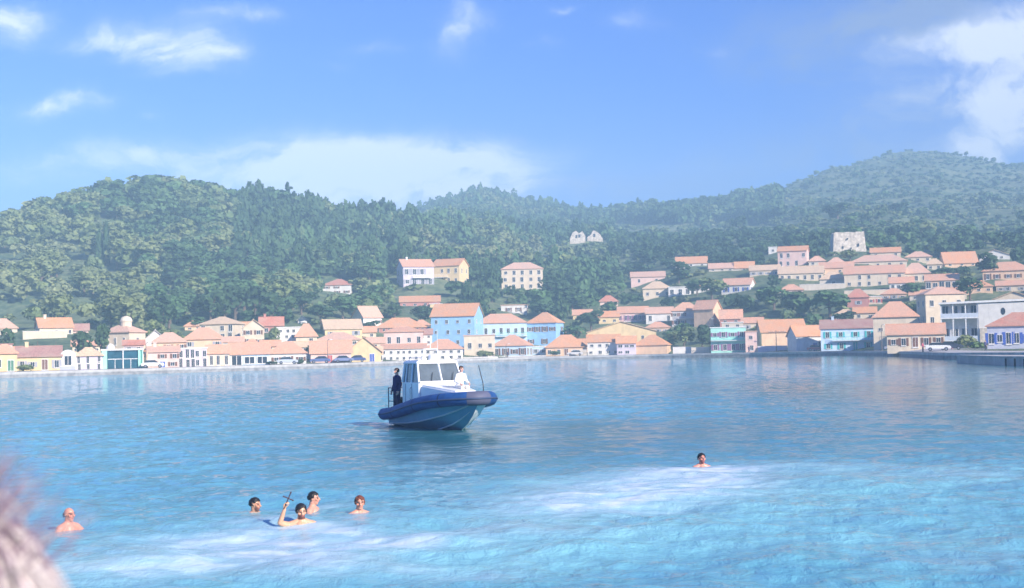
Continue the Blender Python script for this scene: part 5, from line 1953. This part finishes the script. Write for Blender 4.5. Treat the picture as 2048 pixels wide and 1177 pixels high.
    for i in (10, 18, 26, 54, 62, 70):
        MB().tube([PP[i] - (PP[i + 1] - PP[i]).normalized() * .03, PP[i] + (PP[i + 1] - PP[i]).normalized() * .03], RR[i] + .004, 18, cap=False).build('seam_tape', mat('seam', (.012, .03, .09), .6), tb, smooth=True)

    # deck and foredeck
    dk = MB()
    DV, DF = [], []
    for (x, z, w) in ((-3.4, .36, 1.1), (-2.2, .44, 1.12), (-.3, .78, 1.12), (1.0, .98, 1.08), (2.0, 1.08, .9), (2.8, 1.14, .6), (3.2, 1.17, .25)):
        DV += [(x, -w, z), (x, 0, z + .04), (x, w, z)]
    for i in range(6):
        for j in range(2):
            a = i * 3 + j
            DF.append([a, a + 1, a + 4, a + 3])
    dk.add(DV, DF).build('deck', whitem, root)
    # raised fore trunk
    MB().hexa([(-.22, -.92, .75), (2.55, -.60, 1.08), (2.55, .60, 1.08), (-.22, .92, .75)], [(-.22, -.88, 1.66), (2.25, -.46, 1.44), (2.25, .46, 1.44), (-.22, .88, 1.66)]).build('foredeck_trunk', whitem, root, bevel=.06)

    # cabin: sides, raked front, roof
    xb, xf = -2.05, -.28
    zb, zw, zt = .45, 1.74, 2.46
    wB, wT = .95, .82
    cab = MB()
    cab.hexa([(xb, -wB, zb), (xf + .12, -wB, zb), (xf + .12, wB, zb), (xb, wB, zb)], [(xb, -wB, zw), (xf + .08, -wB, zw), (xf + .08, wB, zw), (xb, wB, zw)])
    body = cab.build('cabin', whitem, root, bevel=.03)
    fr = MB()
    xt = xf - .34
    def pillar(p, q, r=.045):
        fr.tube([p, q], r, 8)
    for s in (-1, 1):
        pillar((xf + .04, s * wB * .97, zw), (xt, s * wT, zt))
        pillar((xf - .72, s * wB * .985, zw), (xf - .80, s * wT, zt), .05)
        pillar((xb + .05, s * wB * .985, zw), (xb + .08, s * wT, zt), .06)
        pillar((xf - .62 - .75, s * wB * .985, zw), (xf - 1.45, s * wT, zt), .04)
    pillar((xf + .07, .04, zw), (xt + .03, .04, zt), .035)
    pillar((xb + .02, -wB * .9, zw + .01), (xb + .02, wB * .9, zw + .01), .03)
    fr.tube([(xf + .07, -wB * .95, zw + .01), (xf + .07, wB * .95, zw + .01)], .04, 8)
    fr.build('window_frame', whitem, body)
    for a, b, c_, d_ in ((-wB * .9, -.0, -wT * .92, .0), (.08, wB * .9, .08, wT * .92)):
        MB().hexa([(xf + .03, a, zw), (xf + .045, a, zw), (xf + .045, b, zw), (xf + .03, b, zw)], [(xt - .01, c_, zt), (xt + .005, c_, zt), (xt + .005, d_, zt), (xt - .01, d_, zt)]).build('windscreen', glassm, body)
    for s in (-1, 1):
        for xa, xc in ((xf - .68, xf - .04), (xf - 1.34, xf - .76), (xb + .12, xf - 1.42)):
            dy = .012
            MB().hexa([(xa, s * (wB - .03), zw), (xc, s * (wB - .03), zw), (xc, s * (wB - .045), zw), (xa, s * (wB - .045), zw)],
                      [(xa - .04, s * (wT - .01), zt), (xc - .26 if xc > xf - .1 else xc - .04, s * (wT - .01), zt), (xc - .26 if xc > xf - .1 else xc - .04, s * (wT - .025), zt), (xa - .04, s * (wT - .025), zt)]).build('side_window', glassm, body)
        # door outline and handrail
        MB().box(xf - .70, xf - .67, s * (wB + .001), s * (wB + .012), zb + .1, zw - .05).box(xf - 1.4, xf - 1.37, s * (wB + .001), s * (wB + .012), zb + .1, zw - .05).build('door_seam', mat('seam_grey', (.3, .32, .38), .6), body)
        MB().tube([(xf - .75, s * (wB + .002), 1.55), (xf - .75, s * (wB + .06), 1.5), (xf - .75, s * (wB + .06), 1.1), (xf - .75, s * (wB + .002), 1.05)], .015, 6).build('grab_rail', steel, body)
    MB().box(xb + .1, xb + .13, -.35, .35, zw + .1, zt - .1).build('rear_window', glassm, body)
    rf = MB().hexa([(xb - .12, -wT - .08, zt - .01), (xt + .10, -wT - .08, zt - .01), (xt + .10, wT + .08, zt - .01), (xb - .12, wT + .08, zt - .01)],
                   [(xb - .05, -wT + .02, zt + .13), (xt - .02, -wT + .02, zt + .13), (xt - .02, wT - .02, zt + .13), (xb - .05, wT - .02, zt + .13)]).build('cabin_roof', whitem, root, bevel=.04)
    # mast, lights, radar on the roof
    MB().tube([(-1.3, -.35, zt + .1), (-1.3, -.28, zt + .55), (-1.3, .28, zt + .55), (-1.3, .35, zt + .1)], .028, 8).tube([(-1.3, 0, zt + .55), (-1.3, 0, zt + .85)], .02, 8).build('light_mast', whitem, rf)
    MB().tube([(-1.0, 0, zt + .12), (-1.0, 0, zt + .30)], .20, 16).tube([(-1.0, 0, zt + .30), (-1.0, 0, zt + .34)], [.20, .12], 16).build('radar_dome', whitem, rf, smooth=False)
    for y in (-.5, .5):
        MB().tube([(-.75, y, zt + .12), (-.66, y, zt + .14)], [.05, .07], 10).build('spotlight', steel, rf)
    MB().tube([(-1.75, .5, zt + .1), (-1.85, .52, zt + 1.35)], [.012, .005], 6).build('whip_aerial', whitem, rf)
    MB().tube([(xb + .1, -.6, zt + .13), (xb + .1, -.6, zt + .22), (xt - .1, -.6, zt + .22), (xt - .1, -.6, zt + .13)], .014, 6).build('roof_rail', steel, rf)
    # wipers
    for y in (-.42, .45):
        MB().tube([(xf + .09, y, zw + .02), (xf - .06, y + .12, zw + .38)], .012, 5).build('wiper', darkm, body)
    # bow rail, thin staff on the far bow, anchor cleat
    MB().tube([(2.5, .62, 1.25), (2.35, .66, 1.7), (1.6, .82, 2.35)], [.018, .015, .012], 6).build('staff', darkm, root)
    MB().tube([(.3, -.78, 1.5), (.9, -.66, 1.42), (1.5, -.50, 1.36)], .016, 6).tube([(.3, -.78, 1.25), (.3, -.78, 1.5)], .014, 6).tube([(1.5, -.50, 1.2), (1.5, -.50, 1.36)], .014, 6).build('trunk_rail', steel, root)
    MB().tube([(1.2, -.72, 1.12), (1.2, -.72, 1.2)], .10, 10).tube([(1.2, -.72, 1.2), (1.2, -.72, 1.28)], [.06, .09], 10).build('vent_cowl', darkm, root)
    # stern gantry rails
    r = MB()
    for y in (-1.08, 1.08):
        for x in (-3.3, -2.7):
            r.tube([(x, y, .40), (x, y, 1.52)], .022, 8)
        for z in (.98, 1.5):
            r.tube([(-3.3, y, z), (-2.7, y, z)], .018, 8)
    r.tube([(-3.3, -1.08, 1.5), (-3.3, 1.08, 1.5)], .018, 8)
    r.build('stern_rail', mat('rail_dark', (.05, .06, .12), .5), root)
    # outboard motors
    for y in (-.38, .38):
        mo = MB().hexa([(-3.95, y - .2, .55), (-3.5, y - .2, .55), (-3.5, y + .2, .55), (-3.95, y + .2, .55)], [(-3.9, y - .15, 1.12), (-3.5, y - .15, 1.05), (-3.5, y + .15, 1.05), (-3.9, y + .15, 1.12)]).build('outboard_motor', darkm, root, bevel=.05)
        MB().box(-3.75, -3.6, y - .06, y + .06, -.5, .55).build('motor_leg', darkm, mo)
    root.scale = (.95, .95, .97)
    tag(root, 'white cabin patrol boat with dark blue inflatable collar', 'boat')

    # people on board
    def w(x, y, z):
        p = root.matrix_world @ Vector((x, y, z))
        return p
    bpy.context.view_layer.update()
    p = w(-2.45, -1.02, .46)
    standing(p.x, p.y, p.z, math.radians(-55), 1.78, 'crew member in dark navy uniform standing at the boat stern', top=(.012, .018, .11), legs=(.015, .02, .08))
    p = w(1.25, .15, 1.10)
    standing(p.x, p.y, p.z, math.radians(35), 1.62, 'person in loose white clothes crouching on the boat bow', top=(.86, .84, .80), legs=(.84, .82, .78), sit=True, lean=.16, garment='shirt', hair='dark_brown', skin=(.86, .52, .42),
             arms={-1: ((-.26, -.12, .72), (-.20, -.36, .62)), 1: ((.26, -.12, .72), (.22, -.36, .62))})
    return root


boat()

# ---------------------------------------------------------------- things along the far quay
def car(px, off, col, label, rev=1, D=None):
    az = az_t(px, 715)[0]
    Dd = D if D else float(shore_d(az)) + off
    X, Y = Dd * math.sin(az), Dd * math.cos(az)
    z = max(1.045, ground(X, Y) + .03)
    root = empty('parked_car', (X, Y, z), -az + (0 if rev > 0 else math.pi))
    cm = mat('car_paint_%d' % int(sum(col) * 100), col, .3, .03, spec=.6)
    prof = [(-2.1, .35), (-2.12, .75), (-1.95, .92), (-1.1, .98), (-.6, 1.0), (1.2, .96), (1.95, .88), (2.12, .70), (2.1, .35)]
    def ext(p, w0, w1):
        n = len(p)
        m = MB().add([(x, -w0 if z_ < .9 else -w1, z_) for x, z_ in p] + [(x, w0 if z_ < .9 else w1, z_) for x, z_ in p], [list(range(n)), list(range(n, 2 * n))[::-1]] + [[k, (k + 1) % n, n + (k + 1) % n, n + k] for k in range(n)])
        return m
    b = ext(prof, .86, .80).build('body', cm, root, bevel=.04)
    ext([(-1.55, .97), (-1.15, 1.42), (.35, 1.46), (1.15, .97)], .78, .70).build('cabin', M_GLASS, root, bevel=.03)
    MB().box(-1.12, .34, -.66, .66, 1.40, 1.50).build('roof', cm, root, bevel=.03)
    for x in (-1.3, 1.3):
        for y in (-.80, .80):
            wl = MB().tube([(x, y - .1, .32), (x, y + .1, .32)], .32, 14).build('wheel', mat('tyre', (.02, .02, .02), .8), root)
            MB().tube([(x, y - .105, .32), (x, y + .105, .32)], .18, 10).build('rim', mat('rim', (.5, .5, .52), .3, metal=.8), wl)
    for y in (-.6, .6):
        MB().box(-2.14, -2.08, y - .16, y + .16, .62, .76).build('headlight', M_TRIM, root)
    tag(root, label, 'car')
    return root


car(1877, 0, (.80, .80, .80), 'white car parked in front of the white modern block', D=250)
car(1902, 0, (.05, .06, .09), 'dark car parked beside the white car', D=254)
car(1660, 9, (.08, .09, .16), 'dark blue car below the teal shuttered house')
car(1632, 9, (.45, .12, .12), 'maroon car beside the white cottage')
car(575, 7, (.50, .55, .62), 'silver blue car near the low white house')
car(640, 7, (.10, .14, .30), 'blue car in front of the pink waterfront house', -1)
car(688, 7, (.20, .24, .40), 'slate blue car left of the yellow arched house')
car(712, 7.4, (.06, .09, .25), 'navy car under the yellow gable end', -1)
car(305, 7, (.80, .78, .74), 'white car outside the blush pink building')
car(1790, 11, (.30, .32, .40), 'grey car outside the cream waterfront house')
car(1150, 8, (.62, .60, .58), 'pale car beside the rubble wall', -1)


def pole(px, off, ytop, label, arm=True, D=None, name='utility_pole', r=.09):
    az = az_t(px, 700)[0]
    Dd = D or float(shore_d(az)) + off
    X, Y = Dd * math.sin(az), Dd * math.cos(az)
    z = ground(X, Y)
    zt = at(px, ytop, Dd).z
    root = empty(name, (X, Y, z), -az)
    MB().tube([(0, 0, -.2), (0, 0, zt - z)], [r * 1.3, r * .8], 8).build('pole', mat('weathered_pole', (.22, .17, .15), .9), root)
    if arm:
        MB().box(-1.9, 2.4, -.06, .06, zt - z - .5, zt - z - .36).build('crossarm', mat('weathered_pole', (.22, .17, .15), .9), root)
        for x in (-1.7, -.7, .9, 2.2):
            MB().tube([(x, 0, zt - z - .357), (x, 0, zt - z - .14)], .06, 6).build('insulator', M_TRIM, root)
    else:
        MB().tube([(0, 0, zt - z), (.25, -.2, zt - z + .25), (.7, -.6, zt - z + .28)], .04, 6).build('arm', M_IRON, root)
        MB().box(.5, 1.1, -.75, -.5, zt - z + .2, zt - z + .3).build('lamp', M_TRIM, root)
    tag(root, label, 'utility pole' if arm else 'street lamp')


pole(1553, 14, 661, 'wooden pole with crossarm before the peach warehouse')
pole(1420, 12, 640, 'street lamp left of the mint green house', False, name='street_lamp', r=.07)
pole(1012, 8, 690, 'street lamp before the light blue cottage', False, name='street_lamp', r=.07)
pole(655, 8, 682, 'street lamp by the pink waterfront house', False, name='street_lamp', r=.07)
pole(1764, 12, 652, 'street lamp right of the teal shuttered house', False, name='street_lamp', r=.07)
pole(292, 8, 688, 'street lamp right of the mint green shop', False, name='street_lamp', r=.07)


def quay_person(px, off, label, top, legs, D=None, yaw=0.0):
    az = az_t(px, 712)[0]
    Dd = D or float(shore_d(az)) + off
    X, Y = Dd * math.sin(az), Dd * math.cos(az)
    standing(X, Y, max(1.01, ground(X, Y)), yaw - az, 1.72, label, top=top, legs=legs, voxel=.022)


quay_person(1015, 3.5, 'small figure in dark clothes before the light blue cottage', (.06, .05, .09), (.04, .04, .06))
quay_person(1498, 4, 'small figure in dark jacket before the narrow white house', (.10, .06, .10), (.05, .05, .08), yaw=.6)
quay_person(1972, 0, 'small figure beside the blue grey house', (.18, .16, .30), (.06, .06, .10), D=238, yaw=-.5)
quay_person(1846, 0, 'small figure left of the white parked car', (.45, .10, .14), (.06, .06, .10), D=250, yaw=.9)
# ---------------------------------------------------------------- haze
hzb = MB().box(-1020, 1020, -720, 1640, -6.0, 214).build('haze', None)
hm = bpy.data.materials.new('haze')
hm.use_nodes = True
hm.node_tree.nodes.clear()
ht = NT(hm.node_tree)
pv = ht.n('ShaderNodeVolumePrincipled', ins={'Color': (0.44, 0.73, 1.0), 'Density': 0.0008, 'Anisotropy': -0.25})
ho = hm.node_tree.nodes.new('ShaderNodeOutputMaterial')
hm.node_tree.links.new(pv.outputs[0], ho.inputs['Volume'])
hzb.data.materials.append(hm)
tag(hzb, kind='stuff')
